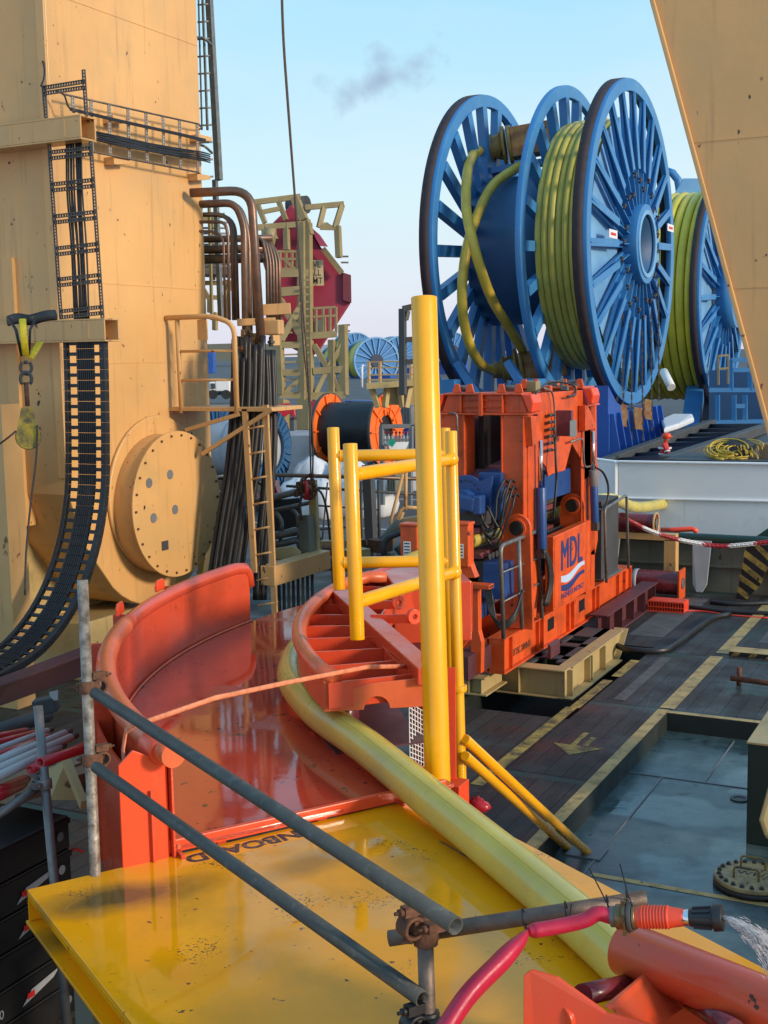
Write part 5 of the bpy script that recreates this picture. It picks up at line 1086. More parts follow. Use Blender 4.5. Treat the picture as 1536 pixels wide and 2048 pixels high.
M['hose4'] = mat('bright_yellow_pipe', (.58,.48,.04), .38, var=.15, vs=.7, dirt=(.28,.30,.06), da=.4, ds=.5)
M['whitep2'] = mat('pale_pole', (.36,.36,.36), .45, var=.1, dirt=(.2,.2,.2), da=.3)
M['bluel'] = mat('reel_blue_light', (.16,.36,.60), .45, var=.1, vs=.25, dirt=(.05,.19,.42), da=.5, ds=.35)
def coil(c, x0, x1, r, n, par, m, tr):
    for i in range(n):
        x = x0+(x1-x0)*(i+.5)/n; pts = [P_(c, x, k*math.tau/72, r-tr+(.03 if i % 3 else -.02)) for k in range(73)]
        obj('pipe_wrap', G().tube(pts, tr, 8, False), M[m], par)
c1 = pD(1265,490,52)
R1 = thing('cable_reel', 'giant blue three-flange reel wound with olive-yellow pipe, nearest on the quay', 'reel', V((c1.x,c1.y,QZ)))
flange(c1, 0, R1, 24, .42, True); flange(c1, -2.6, R1, 22, .40, False, tread=False); flange(c1, -6.25, R1, 22, .46, False)
coil(c1, -2.50, -.28, 5.12, 8, R1, 'hose2', .15)
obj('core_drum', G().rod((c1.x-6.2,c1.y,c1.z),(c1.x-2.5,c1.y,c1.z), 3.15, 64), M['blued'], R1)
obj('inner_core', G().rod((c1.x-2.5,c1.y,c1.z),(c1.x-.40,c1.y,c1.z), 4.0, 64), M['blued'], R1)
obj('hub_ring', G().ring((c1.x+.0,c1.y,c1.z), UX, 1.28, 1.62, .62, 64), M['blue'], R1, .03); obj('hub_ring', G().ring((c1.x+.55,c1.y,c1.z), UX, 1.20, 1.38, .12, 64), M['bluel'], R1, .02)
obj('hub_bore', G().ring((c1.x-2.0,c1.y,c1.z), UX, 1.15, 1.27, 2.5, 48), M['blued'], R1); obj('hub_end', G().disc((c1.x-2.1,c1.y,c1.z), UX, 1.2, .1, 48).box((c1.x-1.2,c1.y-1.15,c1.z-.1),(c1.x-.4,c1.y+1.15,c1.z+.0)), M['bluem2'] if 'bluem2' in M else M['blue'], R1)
for i in range(26):
    a_ = i*math.tau/26; p = P_(c1, .30, a_, 2.35+.3*(i % 3)); obj('lashing_shackle', G().tube([p+UX*.0, p+UX*.12+V((0,.08,0)), p+UX*.06-UZ*.18], .05, 6), M['rope'], R1)
for a_, r_ in ((rad(178),3.9),(rad(12),5.2)):
    p = P_(c1, .33, a_, r_); pl_ = obj('label_plate', G().box((p.x-.02,p.y-.55,p.z-.16),(p.x+.0,p.y+.55,p.z+.16)), M['whitep'], R1); obj('label_mark', G().box((p.x+.001,p.y-.35,p.z-.06),(p.x+.006,p.y+.35,p.z+.05)), M['inkred'], R1)
# termination head and loose pipe ends
q = lambda x, y, t: pD(x, y, t)
M['ochre'] = mat('ochre_housing', (.38,.24,.06), .55, var=.25, vs=2, dirt=(.12,.06,.03), da=.7, ds=2.5, chip=.8, cs=3)
M['ochrer'] = mat('ochre_rusty', (.34,.20,.06), .6, var=.3, vs=3, dirt=(.25,.07,.03), da=.9, ds=3.5, chip=1.0, cs=5)
for (px, py, s_) in ((985,300,1),(985,742,.9)):
    th_ = thing('pipe_termination', 'ochre bolted pipe end fitting %s the big blue reel' % ('clamped high on' if s_ == 1 else 'low inside'), 'fitting', q(px,py,54.2))
    a = q(960 if s_ == 1 else 985, py+0, 54.2); d = UX*.9+V((0,.25,.12)); d.normalize()
    obj('cone', G().tube([a, a+d*.3, a+d*1.0], [.32,.36,.62], 20), M['ochre'], th_); obj('bolted_flange', G().rod(a+d*.45, a+d*.55, .58, 24).rod(a+d*1.0, a+d*1.12, .82, 24).rod(a+d*1.25, a+d*1.4, .82, 24), M['ochre'], th_)
    obj('housing', G().bar(a+d*1.4, a+d*3.2, 1.25, 1.25), M['ochrer'], th_, .03)
    if s_ == 1: obj('cradle_beam', G().bar(a+d*.3-UZ*1.0, a+d*3.3-UZ*1.0, .8, .25), M['blue'], th_)
j1 = [(962,299),(945,312),(934,350),(933,420),(945,480),(962,540),(985,600),(1015,650),(1045,700)]
j2 = [(1060,322),(1030,338),(985,372),(955,430),(935,490),(925,560),(926,630),(940,690),(962,728),(988,743)]
tag(obj('pipe_jumper', G().tube(spline([q(x,y,53.8-5.0*math.sin(i/8*3.0)) for i,(x,y) in enumerate(j1)],7), .20, 12), M['hose3']), 'loose yellow pipe running down from the upper ochre fitting across the reel', 'pipe')
tag(obj('pipe_jumper', G().tube(spline([q(x,y,54.2-4.6*math.sin(i/9*3.0)) for i,(x,y) in enumerate(j2)],7), .20, 12), M['hose3']), 'loose yellow pipe bending down to the lower ochre fitting with white bands', 'pipe')
# chains with ragged fabric hanging over the near flange
for k, (x, y0, y1) in enumerate(((1233,530,905),(1245,575,905),(1262,640,885),(1284,655,880),(1302,620,860),(1316,560,800))):
    a = q(x,y0,50.9); b = q(x+2,y1,50.6); g = G(); n = int((a-b).length/.16)
    for i in range(n): p = a+(b-a)*i/n; p2 = a+(b-a)*(i+1.2)/n; g.bar(p, p2, .07 if i % 2 else .03, .03 if i % 2 else .07)
    tag(obj('hanging_chain', g, M['rope']), ('steel lashing chain hanging down the near blue reel flange, '+('leftmost of six','second from the left','third from the left','fourth from the left','fifth from the left','rightmost of six')[k]), 'chain', 'lashing chains on the big blue reel')
for k, (x0, y0, x1, y1) in enumerate(((1242,808,1256,852),(1270,814,1286,858),(1290,798,1304,838))):
    g = G(); n = 6; L1 = []; L2 = []
    for i in range(n+1):
        t = i/n; L1.append(q(x0+random.uniform(-2,2), y0+(y1-y0)*t, 50.4)); L2.append(q(x1+random.uniform(-3,1), y0+(y1-y0)*t+2, 50.4))
    g.prism(L1+L2[::-1], -UX*.03); tag(obj('fabric_pad', g, M['ragp'] if 'ragp' in M else M['ochrer']), ('ragged tan pad hanging at the foot of the near blue reel, '+('leftmost','middle, hanging lowest','rightmost, hanging highest')[k]), 'pad', 'ragged pads on the big blue reel')
# reel cradle
cb1 = thing('reel_cradle', 'bright blue ribbed steel cradle carrying the giant blue reel', 'cradle', V((c1.x-3.5,c1.y,QZ)))
ztp = q(1200,800,50).z
obj('cradle_wall', G().box((c1.x-9, c1.y-4.4, QZ), (c1.x+.35, c1.y+3.2, ztp-.5)), M['blueb'], cb1, .02)
for k in range(9): y = c1.y-4.3+k*.92; obj('cradle_rib', G().prism([V((c1.x+.36,y,QZ)),V((c1.x+.85,y,QZ)),V((c1.x+.5,y,ztp-.5)),V((c1.x+.36,y,ztp-.5))], (0,.10,0)), M['blueb'], cb1)
obj('cradle_saddle', G().prism([V((c1.x-.9,c1.y-4.4,ztp-.5)),V((c1.x-.9,c1.y-4.4,ztp+.6)),V((c1.x-.9,c1.y-3.2,ztp-.1)),V((c1.x-.9,c1.y-1.6,ztp-.5))], (1.2,0,0)), M['blueb'], cb1)
for x in (-3.0,-6.6): obj('cradle_saddle', G().prism([V((c1.x+x,c1.y-5.2,QZ)),V((c1.x+x,c1.y-5.4,ztp+.9)),V((c1.x+x,c1.y-4.6,ztp+.9)),V((c1.x+x,c1.y-1.6,ztp-.5)),V((c1.x+x,c1.y-1.6,QZ))], (.8,0,0)), M['blue'], cb1)
for x in (-6,-4.6,-2.4): obj('cradle_brace', G().bar((c1.x+x,c1.y-4.6,ztp-.6),(c1.x+x-1.4,c1.y-4.6,ztp+1.6), .3,.3), M['blue'], cb1)
# second reel to the right, partly behind the tan leg
c3 = pD(1443,592,77)
R3 = thing('cable_reel', 'second blue reel with bright yellow pipe, partly behind the tan frame leg', 'reel', V((c3.x,c3.y,QZ)))
flange(c3, 0, R3, 20, .42, True); flange(c3, -5.2, R3, 20, .3, False, face=0)
coil(c3, -5.0, -.35, 6.35, 9, R3, 'hose4', .26)
obj('hub_ring', G().ring((c3.x,c3.y,c3.z), UX, 1.5, 1.95, 1.0, 48), M['blue'], R3); obj('hub_plate', G().disc((c3.x-.3,c3.y,c3.z), UX, 1.5, .1, 32), M['navy'], R3)
for k in range(14): a = rad(75+k*14); p = P_(c3, -.35, a+1.4, 6.25); obj('orange_pad', G().obox(p, (.25,.35,.6)), M['orange'], R3)
obj('reel_support', G().bar(q(1392,775,76), q(1378,885,70), 1.0, 1.0), M['blue'], R3)
obj('reel_support', G().bar(q(1412,775,78), q(1408,885,78), 1.8, 1.0), M['navy'], R3)
# third reel edge and drive unit
R4 = thing('reel_drive_unit', 'grey-blue panelled drive unit and flange top seen above the second reel', 'drive unit', q(1370,380,82))
obj('unit_housing', G().prism([q(1350,386,84),q(1366,357,84),q(1410,357,84),q(1410,388,84)], -ray(1370,370)*2), M['greyb'] if 'greyb' in M else M['bluel'], R4, .05)
obj('flange_arc', G().tube([q(1335,343,86),q(1345,346,86),q(1356,360,86),q(1360,385,86),q(1361,420,86)], .28, 8), M['blue'], R4)
# white pipe end at the bottom of the second reel
tag(obj('white_pipe_end', G().rod(q(1327,743,70), q(1343,775,69), .24, 14), M['whitep']), 'white capped pipe end at the foot of the second reel', 'pipe end')
# blue workshop containers
bc_ = thing('blue_container', 'dark blue steel container with frames and small ladders behind the quay rails', 'container', q(1480,880,62))
obj('container_body', G().prism([q(1418,892,70),q(1418,740,70),q(1560,740,66),q(1560,880,66)], ray(1480,800)*4), M['navyb'] if 'navyb' in M else M['blued'], bc_, .05)
for (x0,y0,x1,y1) in ((1418,780,1560,780),(1418,845,1560,842),(1435,790,1435,842),(1462,720,1462,780),(1500,700,1500,780),(1462,720,1530,718),(1465,740,1520,740),(1468,790,1468,842),(1490,790,1490,842),(1468,812,1490,812),(1430,888,1530,882)): obj('frame_bar', G().bar(q(x0,y0,65), q(x1,y1,65), .22,.22), M['blue'], bc_)
for (x0,y0,x1,y1) in ((1436,710,1437,770),(1456,710,1456,768),(1436,712,1457,710),(1436,738,1457,736),(1462,850,1463,885),(1488,850,1488,885)): obj('ladder_bar', G().bar(q(x0,y0,64), q(x1,y1,64), .1,.1), M['cream'], bc_)
obj('lower_step', G().bar(q(1462,886,60), q(1490,885,60), .08,.08), M['yellow'], bc_)
# skid rails on the quay
sr_ = thing('quay_skid_rails', 'long dark steel skid rails with cross members beside the reels', 'rails', q(1400,880,50))
def rail(x0,y0,x1,y1,t0,t1,h=.35): return obj('rail_beam', G().bar(q(x0,y0,t0), q(x1,y1,t1), .35, h), M['railb'] if 'railb' in M else M['greyd'], sr_, .02)
rail(1180,938,1425,846,38,62); rail(1330,925,1560,846,34,56)
for k in range(9):
    t = (k+.5)/9; a = q(1180+245*t, 940-92*t, 38+24*t); b = q(1330+230*t, 927-79*t, 34+22*t); obj('cross_member', G().bar(a, b, .25, .25), M['navy'], sr_)
obj('ground_sheet', G().prism([q(1190,945,38.5), q(1425,850,63), q(1600,846,57), q(1600,935,33)], (0,0,-.1)), M['greyd'], sr_)
ws_ = thing('white_sheeting', 'white plastic sheeting lying beside the skid rails below the reels', 'sheeting', q(1350,860,55))
g = G(); pts = [q(1322,848,56),q(1345,838,58),q(1385,838,58),q(1388,846,57),q(1360,858,54),q(1328,868,52)]; g.prism(pts, (0,0,.25)); obj('sheet', g, M['bag'], ws_, .08)
# worker
def person():
    t = thing('person', 'worker in red coverall and red helmet with reflective bands standing on the quay', 'person', q(1328,985,40))
    base = t.location.copy(); fx = UX*.6+UY*.8  # facing right in view
    f = (UX*.95+UY*.3).normalized(); s = UZ.cross(f)
    H = q(1328,863,40).z-base.z; k = H/1.80
    J = {'pel':(0,0,.95),'wa':(0,0,1.12),'ch':(.02,0,1.34),'nk':(.03,0,1.50),'hd':(.05,0,1.62),
         'sl':(.02,.19,1.42),'el':(.10,.26,1.16),'wl':(.34,.20,1.10),'sr':(.02,-.19,1.42),'er':(.10,-.26,1.16),'wr':(.34,-.18,1.10),
         'hl':(0,.10,.90),'kl':(.03,.12,.50),'al':(0,.12,.10),'tl':(.16,.13,.05),'hr':(0,-.10,.90),'kr':(.03,-.12,.50),'ar':(0,-.12,.10),'tr':(.16,-.13,.05)}
    R_ = {'pel':.16,'wa':.15,'ch':.18,'nk':.06,'hd':.09,'sl':.09,'el':.062,'wl':.045,'sr':.09,'er':.062,'wr':.045,'hl':.11,'kl':.085,'al':.06,'tl':.045,'hr':.11,'kr':.085,'ar':.06,'tr':.045}
    names = list(J); vs = [base+(f*J[n][0]+s*J[n][1]+UZ*J[n][2])*k for n in names]
    E_ = [('pel','wa'),('wa','ch'),('ch','nk'),('nk','hd'),('ch','sl'),('sl','el'),('el','wl'),('ch','sr'),('sr','er'),('er','wr'),('pel','hl'),('hl','kl'),('kl','al'),('al','tl'),('pel','hr'),('hr','kr'),('kr','ar'),('ar','tr')]
    me = bpy.data.meshes.new('body'); me.from_pydata([tuple(v-base) for v in vs], [(names.index(a), names.index(b)) for a, b in E_], [])
    o = bpy.data.objects.new('body', me); C.objects.link(o); o.parent = t
    m = o.modifiers.new('skin', 'SKIN'); me.materials.append(M['ppe']); 
    sv = me.skin_vertices[0].data
    for i, n in enumerate(names): sv[i].radius = (R_[n]*k,)*2
    sv[0].use_root = True
    ss = o.modifiers.new('sub', 'SUBSURF'); ss.levels = 1; ss.render_levels = 2
    hd = base+(f*.055+UZ*1.63)*k
    obj('head', G().ball(hd, .098*k, 12, (1,.85,1.15)), M['skin'], t); obj('nose', G().ball(hd+f*.1*k-UZ*.01, .018*k, 6), M['skin'], t)
    obj('helmet', G().ball(hd+UZ*.05*k, .135*k, 14, (1.05,.9,.8)).ball(hd+UZ*.03*k+f*.06*k, .13*k, 12, (1,.9,.14)), M['redor'], t)
    for w_ in ('wl','wr'):
        p = base+(f*(J[w_][0]+.05)+s*J[w_][1]+UZ*J[w_][2])*k; h = obj('hand', G().ball(p, .042*k, 8, (1.1,.7,.8)), M['greyd'], t)
        for i in range(5): d = (f*1.0+s*(i-2)*.25-UZ*(.2+.1*i)).normalized(); obj('finger', G().tube([p+d*.03*k, p+d*.075*k-UZ*.01], [.010*k,.008*k], 6), M['greyd'], h)
    for z, r in ((1.12,.178),(1.30,.20)): obj('reflective_band', G().ring(base+f*.01+UZ*z*k, UZ, r*.80*k, r*k, .05*k, 20), M['whitep'], t)
    for sgn in (1,-1): a = base+(f*.06+s*.228*sgn+UZ*1.27)*k; obj('reflective_band', G().ring(a, (f*.25+s*.2*sgn-UZ).normalized(), .06*k, .088*k, .045*k, 14), M['whitep'], t)
person()
# rope heap and crate on the quay edge
rp_ = thing('yellow_rope_heap', 'coiled heap of yellow rope on dark material above the white wall', 'rope', q(1460,916,30))
pb_ = q(1455,916,30)
random.seed(11); g = G()
for k in range(26):
    r0 = random.uniform(.18,.48); cx_, cz_ = random.uniform(-.25,.35), random.uniform(.08,.38); tlt = random.uniform(-.6,.6)
    pts = [pb_+V((cx_+r0*math.cos(t*math.tau/16), .25*math.sin(t*math.tau/16)+tlt*.2, cz_*.7+r0*.42*math.sin(t*math.tau/16+tlt))) for t in range(14)]
    g.tube(pts, .017, 6)
obj('rope_coils', g, M['yrope'], rp_); obj('dark_rope_pile', G().ball(pb_+V((.15,.35,.12)), .42, 10, (1.5,.8,.8), .15), M['greyd'], rp_)
qb = thing('loading_platform', 'low dark steel platform at the quay edge beneath the rope heap', 'platform', V((pb_.x,pb_.y,QZ)))
obj('platform_top', G().box((pb_.x-1.4,pb_.y-.6,pb_.z-.08),(pb_.x+3,pb_.y+1.6,pb_.z-.01)), M['greyd'], qb)
for dx_ in (-1.3,.5,2.4):
    for dy_ in (-.5,1.4): obj('platform_leg', G().box((pb_.x+dx_,pb_.y+dy_,QZ),(pb_.x+dx_+.12,pb_.y+dy_+.12,pb_.z-.081)), M['greyd'], qb)
a = q(1503,918,30); tag(obj('brown_crate', G().box((a.x,a.y,a.z),(a.x+.7,a.y+.6,a.z+.36)), M['wood'], None, .01), 'brown slatted crate beside the yellow rope heap', 'crate')
# ---------------- crimson structure with cream lattice ----------------
CT = 47.5
cs_ = thing('crimson_crane_block', 'crimson steel crane block hung inside a cream lattice frame with a load sign', 'crane block', q(625,735,CT))
def cq(pts, t=CT): return [q(a,b,t) for a, b in pts]
body = [(574,418),(582,408),(596,420),(617,447),(640,492),(656,510),(686,545),(700,553),(702,606),(672,652),(640,700),(622,716),(570,690),(548,600),(518,500),(524,480),(546,445)]
obj('block_shell', G().prism(cq(body, CT+1), (ray(610,560).normalized()*5)), M['crimson'], cs_, .08)
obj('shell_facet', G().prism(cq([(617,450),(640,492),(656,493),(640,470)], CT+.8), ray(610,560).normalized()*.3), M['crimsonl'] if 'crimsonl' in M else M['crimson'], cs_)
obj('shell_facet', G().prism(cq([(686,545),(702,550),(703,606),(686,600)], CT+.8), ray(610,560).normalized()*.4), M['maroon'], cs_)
obj('shell_rib', G().bar(q(646,497,CT+.6), q(684,546,CT+.6), .12,.2), M['cream'], cs_); obj('top_sheave', G().rod(q(579,412,CT+2), q(579,412,CT+2)+UX*.8, .35, 14), M['greyd'], cs_)
sgn = obj('load_sign', G().prism(cq([(617,520),(646,520),(648,571),(619,572)], CT+.5), ray(630,550).normalized()*.1), M['signc'] if 'signc' in M else M['cream'], cs_)
rt_ = (RM @ V((1,0,0)))
for s_, x, y in (('WL',619,535),('ALL',618,551),('MT',625,567)): text('lettering', s_, q(x,y,CT+.38), rt_, UZ, .33, M['ink'], sgn, .005, 'LEFT', .85, .004)
lf = thing('lattice_tower', 'cream steel lattice tower with balconies around the crimson block', 'lattice tower', q(600,800,CT))
def lb2(x0,y0,x1,y1,w_=.2,t=CT,t2=None,m='cream'): return obj('lattice_bar', G().bar(q(x0,y0,t), q(x1,y1,t2 or t), w_*.82, w_*.82), M[m], lf)
for a in ((505,405,601,393,.24),(514,406,530,446,.2),(556,400,572,440,.2),(590,396,608,440,.36),(525,424,560,417,.2),(611,415,688,408,.24),(648,414,638,455,.22),(684,410,670,455,.24),(640,455,674,456,.2),(652,447,640,455,.15),(652,447,664,455,.15),(675,452,678,515,.26),
          (512,455,612,448,.26),(572,446,574,500,.24),(530,452,531,478,.26),(604,446,606,800,.36),(616,446,620,800,.30),(612,440,620,470,.3),(545,470,549,480,.3),
          (548,503,612,503,.1),(548,518,612,518,.1),(548,538,612,538,.1),(548,548,618,546,.34),(600,560,620,590,.18),(550,585,612,580,.4),(558,596,608,680,.3),(608,600,562,680,.3),(554,590,562,790,.34),(562,690,612,690,.3),(562,745,616,745,.3),(560,790,616,790,.3),(566,788,612,748,.2),
          (572,500,572,546,.1),(584,500,584,546,.1),(594,500,594,546,.1),(560,505,560,546,.1),(570,520,600,548,.15),
          (622,617,672,614,.1),(622,634,672,631,.1),(618,672,674,668,.3),(632,617,632,670,.1),(646,616,646,670,.1),(660,615,660,668,.1),(672,614,672,666,.1),(649,634,650,670,.1),
          (686,650,688,790,.34),(664,680,664,790,.3),(628,690,655,735,.24),(684,690,656,735,.24),(626,742,690,738,.3),(656,735,630,790,.2),(656,735,684,790,.2),(620,792,690,790,.34),
          (586,650,560,650,.08),(586,665,560,665,.08),(562,710,612,708,.08),(562,725,612,722,.08),(562,760,612,758,.08)): lb2(*a)
for i in range(16): obj('ladder_rung', G().bar(q(608,560+i*14.5,CT-.4), q(618,560+i*14.5,CT-.4), .07,.07), M['cream'], lf)
for y0 in (513,525): lb2(682,y0,697,y0,.08,CT+2,None,'steel')
for y0 in (650,662,755,768): lb2(690,y0,700,y0,.08,CT+2,None,'steel')
obj('cross_tube', G().rod(q(530,472,CT-1), q(550,475,CT-1), .32, 14), M['cream'], lf)
obj('balcony_basket', G().prism(cq([(632,640),(652,636),(652,668),(634,670)], CT+.6), ray(640,650)*1), M['grey'], lf)
obj('lattice_foot', G().bar(q(562,800,CT), q(562,860,CT), .5,.5).bar(q(612,800,CT), q(612,860,CT), .5,.5), M['cream'], lf)
# ---------------- far blue reels ----------------
def far_reel(px, py, r_px, t, label, gl=1, tilt=.45):
    c = q(px,py,t); r = r_px*t/2500; n_ = (-ray(px,py).normalized()+UX*tilt).normalized()
    rt = thing('cable_reel', label, 'reel', V((c.x,c.y,QZ)), 'blue reels far across the quay')
    dsc = obj('flange_disc', G().disc(c, n_, r, r*.06, 40), M['blue' if gl else 'blued'], rt); obj('flange_rim', G().ring(c+n_*r*.06, n_, r*.93, r, r*.05, 40), M['bluel'], rt)
    u = n_.cross(UZ).normalized(); v_ = n_.cross(u)
    obj('hub', G().disc(c+n_*r*.06, n_, r*.28, r*.1, 24), M['navy'], rt)
    for k in range(18): a = k*math.tau/18; d = u*math.cos(a)+v_*math.sin(a); obj('spoke', G().bar(c+n_*r*.1+d*r*.2, c+n_*r*.1+d*r*.95, r*.035, r*.05, n_), M['bluel'], dsc)
    obj('pipe_coil', G().disc(c-n_*r*1.2, n_, r*.9, r*1.15, 40), M['hose4'], rt)
    obj('far_flange', G().disc(c-n_*r*1.3, n_, r, r*.06, 40), M['blue'], rt)
    obj('stand', G().box((c.x-r*.8,c.y-r*.3,QZ),(c.x+r*.8,c.y+r*.3,c.z-r*.6)), M['blueb'], rt)
far_reel(752,722,48,230,'blue spoked reel with yellow pipe, largest of those far across the quay'); far_reel(712,703,38,290,'pale blue spoked reel far off, just left of the largest far reel'); far_reel(800,712,40,280,'far blue reel showing right of the largest far reel, beside the black frame')
far_reel(905,700,36,260,'far blue reel glimpsed between the tall yellow post and the giant reel'); far_reel(685,722,34,300,'far blue reel with yellow pipe seen through the cream lattice legs')
# glimpsed behind the pipes
tag(obj('distant_blue_frame', G().bar(q(404,725,200), q(430,725,200), 3.0, 3.4), M['blueb'], None, .1), 'distant blue machine seen between the tower and the pipes', 'machine'); 
tk = thing('white_truck', 'small white truck parked far off behind the guard rail', 'truck', q(440,790,120))
for nm, g, m in (('cab', G().bar(q(421,775,120), q(433,775,120), 2, 1.1), 'whitep'), ('cargo_body', G().bar(q(433,772,120), q(462,772,120), 2, 1.4), 'whitep'), ('chassis', G().bar(q(420,785,120), q(462,785,120), 2, .4), 'greyd')): obj(nm, g, M[m], tk, .1)
for x in (426,452): obj('wheel', G().rod(q(x,789,118.5), q(x,789,119), .45, 14), M['rubber'], tk)
obj('window', G().bar(q(422,772,118.9), q(430,772,118.9), .1, .5), M['greyd'], tk)
random.seed(21)
for k, (x0, x1, h, m) in enumerate(((398,470,8,'olive'),(640,720,8,'greyl'),(700,830,10,'green'),(470,560,9,'olive'))):
    tag(obj('distant_shed', G().bar(q(x0,706,600+k*30), q(x1,704,600+k*30), 20, h), M[m], None), ('low distant shed on the horizon '+('behind the guard rail','behind the lattice legs','behind the far blue reels','behind the brown pipes')[k]), 'shed')
lp_ = thing('lamp_post', 'thin white lamp post in front of the largest far reel', 'lamp post', q(724,770,120)); obj('pole', G().tube([q(724,775,120),q(724,735,120),q(725,731,120),q(728,731,120)], .12, 8), M['whitep'], lp_)
# walkway with rails
wk = thing('gangway', 'beige gangway with guard rails between the lattice tower and the yellow post', 'gangway', q(780,800,36))
obj('walk_deck', G().bar(q(733,772,36), q(840,764,36), 1.0, .16), M['beige'], wk)
for x in (738,760,800,822): obj('rail_post', G().bar(q(x,724,36), q(x,770,36), .07,.07), M['tan2'], wk)
for y in (724,736,750,760): obj('rail_bar', G().bar(q(733,y,36), q(840,y-2,36), .04,.04), M['cream'], wk)
for x0,x1 in ((742,756),(775,770),(800,806),(820,812)): obj('truss_bar', G().bar(q(x0,773,36), q(x1,815,36), .14,.14), M['beige'], wk)
obj('underside', G().bar(q(770,785,36.4), q(840,785,36.4), .5, .7), M['beige'], wk)
bf = thing('black_frame', 'tall black rectangular steel frame left of the yellow post top', 'frame', q(815,770,33))
for a in ((805,618,806,790,.16),(805,618,832,612,.16),(806,680,832,678,.14),(806,725,832,722,.14),(816,622,812,640,.1)): obj('frame_bar', G().bar(q(a[0],a[1],33), q(a[2],a[3],33), a[4],a[4]), M['greyd'], bf)
obj('orange_strip', G().bar(q(811,640,33.2), q(812,725,33.2), .04,.04), M['ochrer'], bf)
text('lettering', 'A', q(801,765,35.2), rt_, UZ, .2, M['ink'], bf, .003)
# ---------------- cable drums on the quay ----------------
def drum(c, r, wd, m, name, label, cable, ribs=16, hub=.35, n_seg=56):
    t = thing(name, label, 'cable drum', V((c.x-wd/2,c.y,QZ)))
    for x in (0,-wd):
        fl = obj('flange', G().ring((c.x+x-.05,c.y,c.z), UX, r*hub, r, .07, n_seg), M[m], t, .01)
        obj('flange_edge', G().ring((c.x+x-.06,c.y,c.z), UX, r*.985, r*1.01, .09, n_seg), M['greyd'], t)
        for i in range(ribs):
            a = i*math.tau/ribs; p = V((c.x+x+.05, c.y+r*hub*math.cos(a), c.z+r*hub*math.sin(a))); q_ = V((c.x+x+.05, c.y+r*.97*math.cos(a), c.z+r*.97*math.sin(a))); obj('flange_rib', G().bar(p, q_, .05, .07, UX), M[m], fl)
        obj('inner_ring', G().ring((c.x+x+.02,c.y,c.z), UX, r*.60, r*.66, .04, n_seg), M[m], fl)
    g = G().tube([V((c.x-wd+.02+(wd-.09)*k/40,c.y,c.z)) for k in range(41)], [r*.74+(.015 if k % 2 else 0)+(.03 if k > 16 else 0) for k in range(41)], 48); obj('wound_cable', g, M[cable], t)
    obj('hub_core', G().disc((c.x-.3,c.y,c.z), UX, r*hub, .05, 32), M['rimdark'], t)
    for x in (-.15,-wd+.15): obj('cradle', G().box((c.x+x-.1,c.y-r*.7,QZ),(c.x+x+.1,c.y+r*.7,c.z-r*.8)), M['greyd'], t)
    return t
M['drumorange'] = mat('drum_orange', (.85,.16,.02), .45, var=.1, vs=1.5, chip=.3, cs=5)
drum(pD(772,861,39), 1.17, 2.0, 'drumorange', 'orange_cable_drum', 'orange flanged drum wound with black cable behind the yellow posts', 'rubber', 10, .42)
drum(pD(541,897,36), 1.12, 1.9, 'navy2' if 'navy2' in M else 'blued', 'navy_cable_drum', 'dark navy ribbed drum behind the rusty ladder and hoses', 'greyl', 28, .62)
drum(pD(436,880,37), 1.0, 1.5, 'blued', 'navy_cable_drum', 'dark navy ribbed drum just right of the tower beneath the access platform', 'rubber', 28, .3)
# white big bags
random.seed(4)
for k, (px, pt, lbl) in enumerate(((600,34.5,'leftmost of the white big bags'),(640,34.0,'white big bag behind the hanging wire'),(680,34.6,'white big bag left of the front yellow post'),(716,34.1,'white big bag between the yellow posts'),(752,34.3,'rightmost of the white big bags'),(625,36.6,'white big bag in the back row behind the wire'),(700,36.2,'white big bag in the back row beside the orange drum'))):
    c = q(px, 960 if k < 5 else 925, pt); z0 = QZ if k < 5 else QZ; rr2 = .52; n = 14; rings = []
    g = G(); H_ = 1.0 if k < 5 else 1.35
    prof_ = [(0,.86),(.08,1.0),(.3,1.06),(.6,1.05),(.8,.98),(.92,.75),(1.0,.45),(1.08,.2)]
    vs = []
    for (h, s_) in prof_:
        for i in range(n*2):
            a = i*math.tau/(n*2); sq = 1/max(abs(math.cos(a)),abs(math.sin(a)))**.65; w_ = 1+random.uniform(-.07,.07)
            vs.append(V((c.x+rr2*s_*math.cos(a)*sq*w_*.95, c.y+rr2*s_*math.sin(a)*sq*w_*.95, z0+h*H_*(1+random.uniform(-.03,.03)*(h>.7)))))
    m_ = n*2; fs = [(j*m_+i, j*m_+(i+1)%m_, (j+1)*m_+(i+1)%m_, (j+1)*m_+i) for j in range(len(prof_)-1) for i in range(m_)]; fs.append(tuple((len(prof_)-1)*m_+i for i in range(m_)))
    g.add(vs, fs, True); tag(obj('big_bag', g, M['bag']), lbl, 'bag', 'white big bags on the quay')
# containers, bins, red machinery
a = q(640,925,42); tag(obj('grey_white_container', G().box((a.x-2.2,a.y,QZ),(a.x+.1,a.y+2.5,q(640,870,42).z)), M['cont'] if 'cont' in M else M['greyl'], None, .03), 'pale grey container behind the white bags', 'container')
for k, (px, lb) in enumerate(((580,'left grey bin with white label above the pale container'),(617,'right grey bin with white label above the pale container'))):
    a = q(px-22,870,50); b = q(px+12,838,50); t = thing('lidded_bin', lb, 'bin', a, 'grey bins by the lattice tower'); obj('bin_body', G().box((a.x,a.y,a.z-2.2),(a.x+.72,a.y+.7,b.z)), M['grey'], t, .02); obj('bin_lid', G().box((a.x-.03,a.y-.03,b.z),(a.x+.75,a.y+.73,b.z+.08)), M['greyd'], t); obj('bin_label', G().box((a.x+.2,a.y-.012,b.z-.35),(a.x+.5,a.y-.002,b.z-.15)), M['whitep'], t)
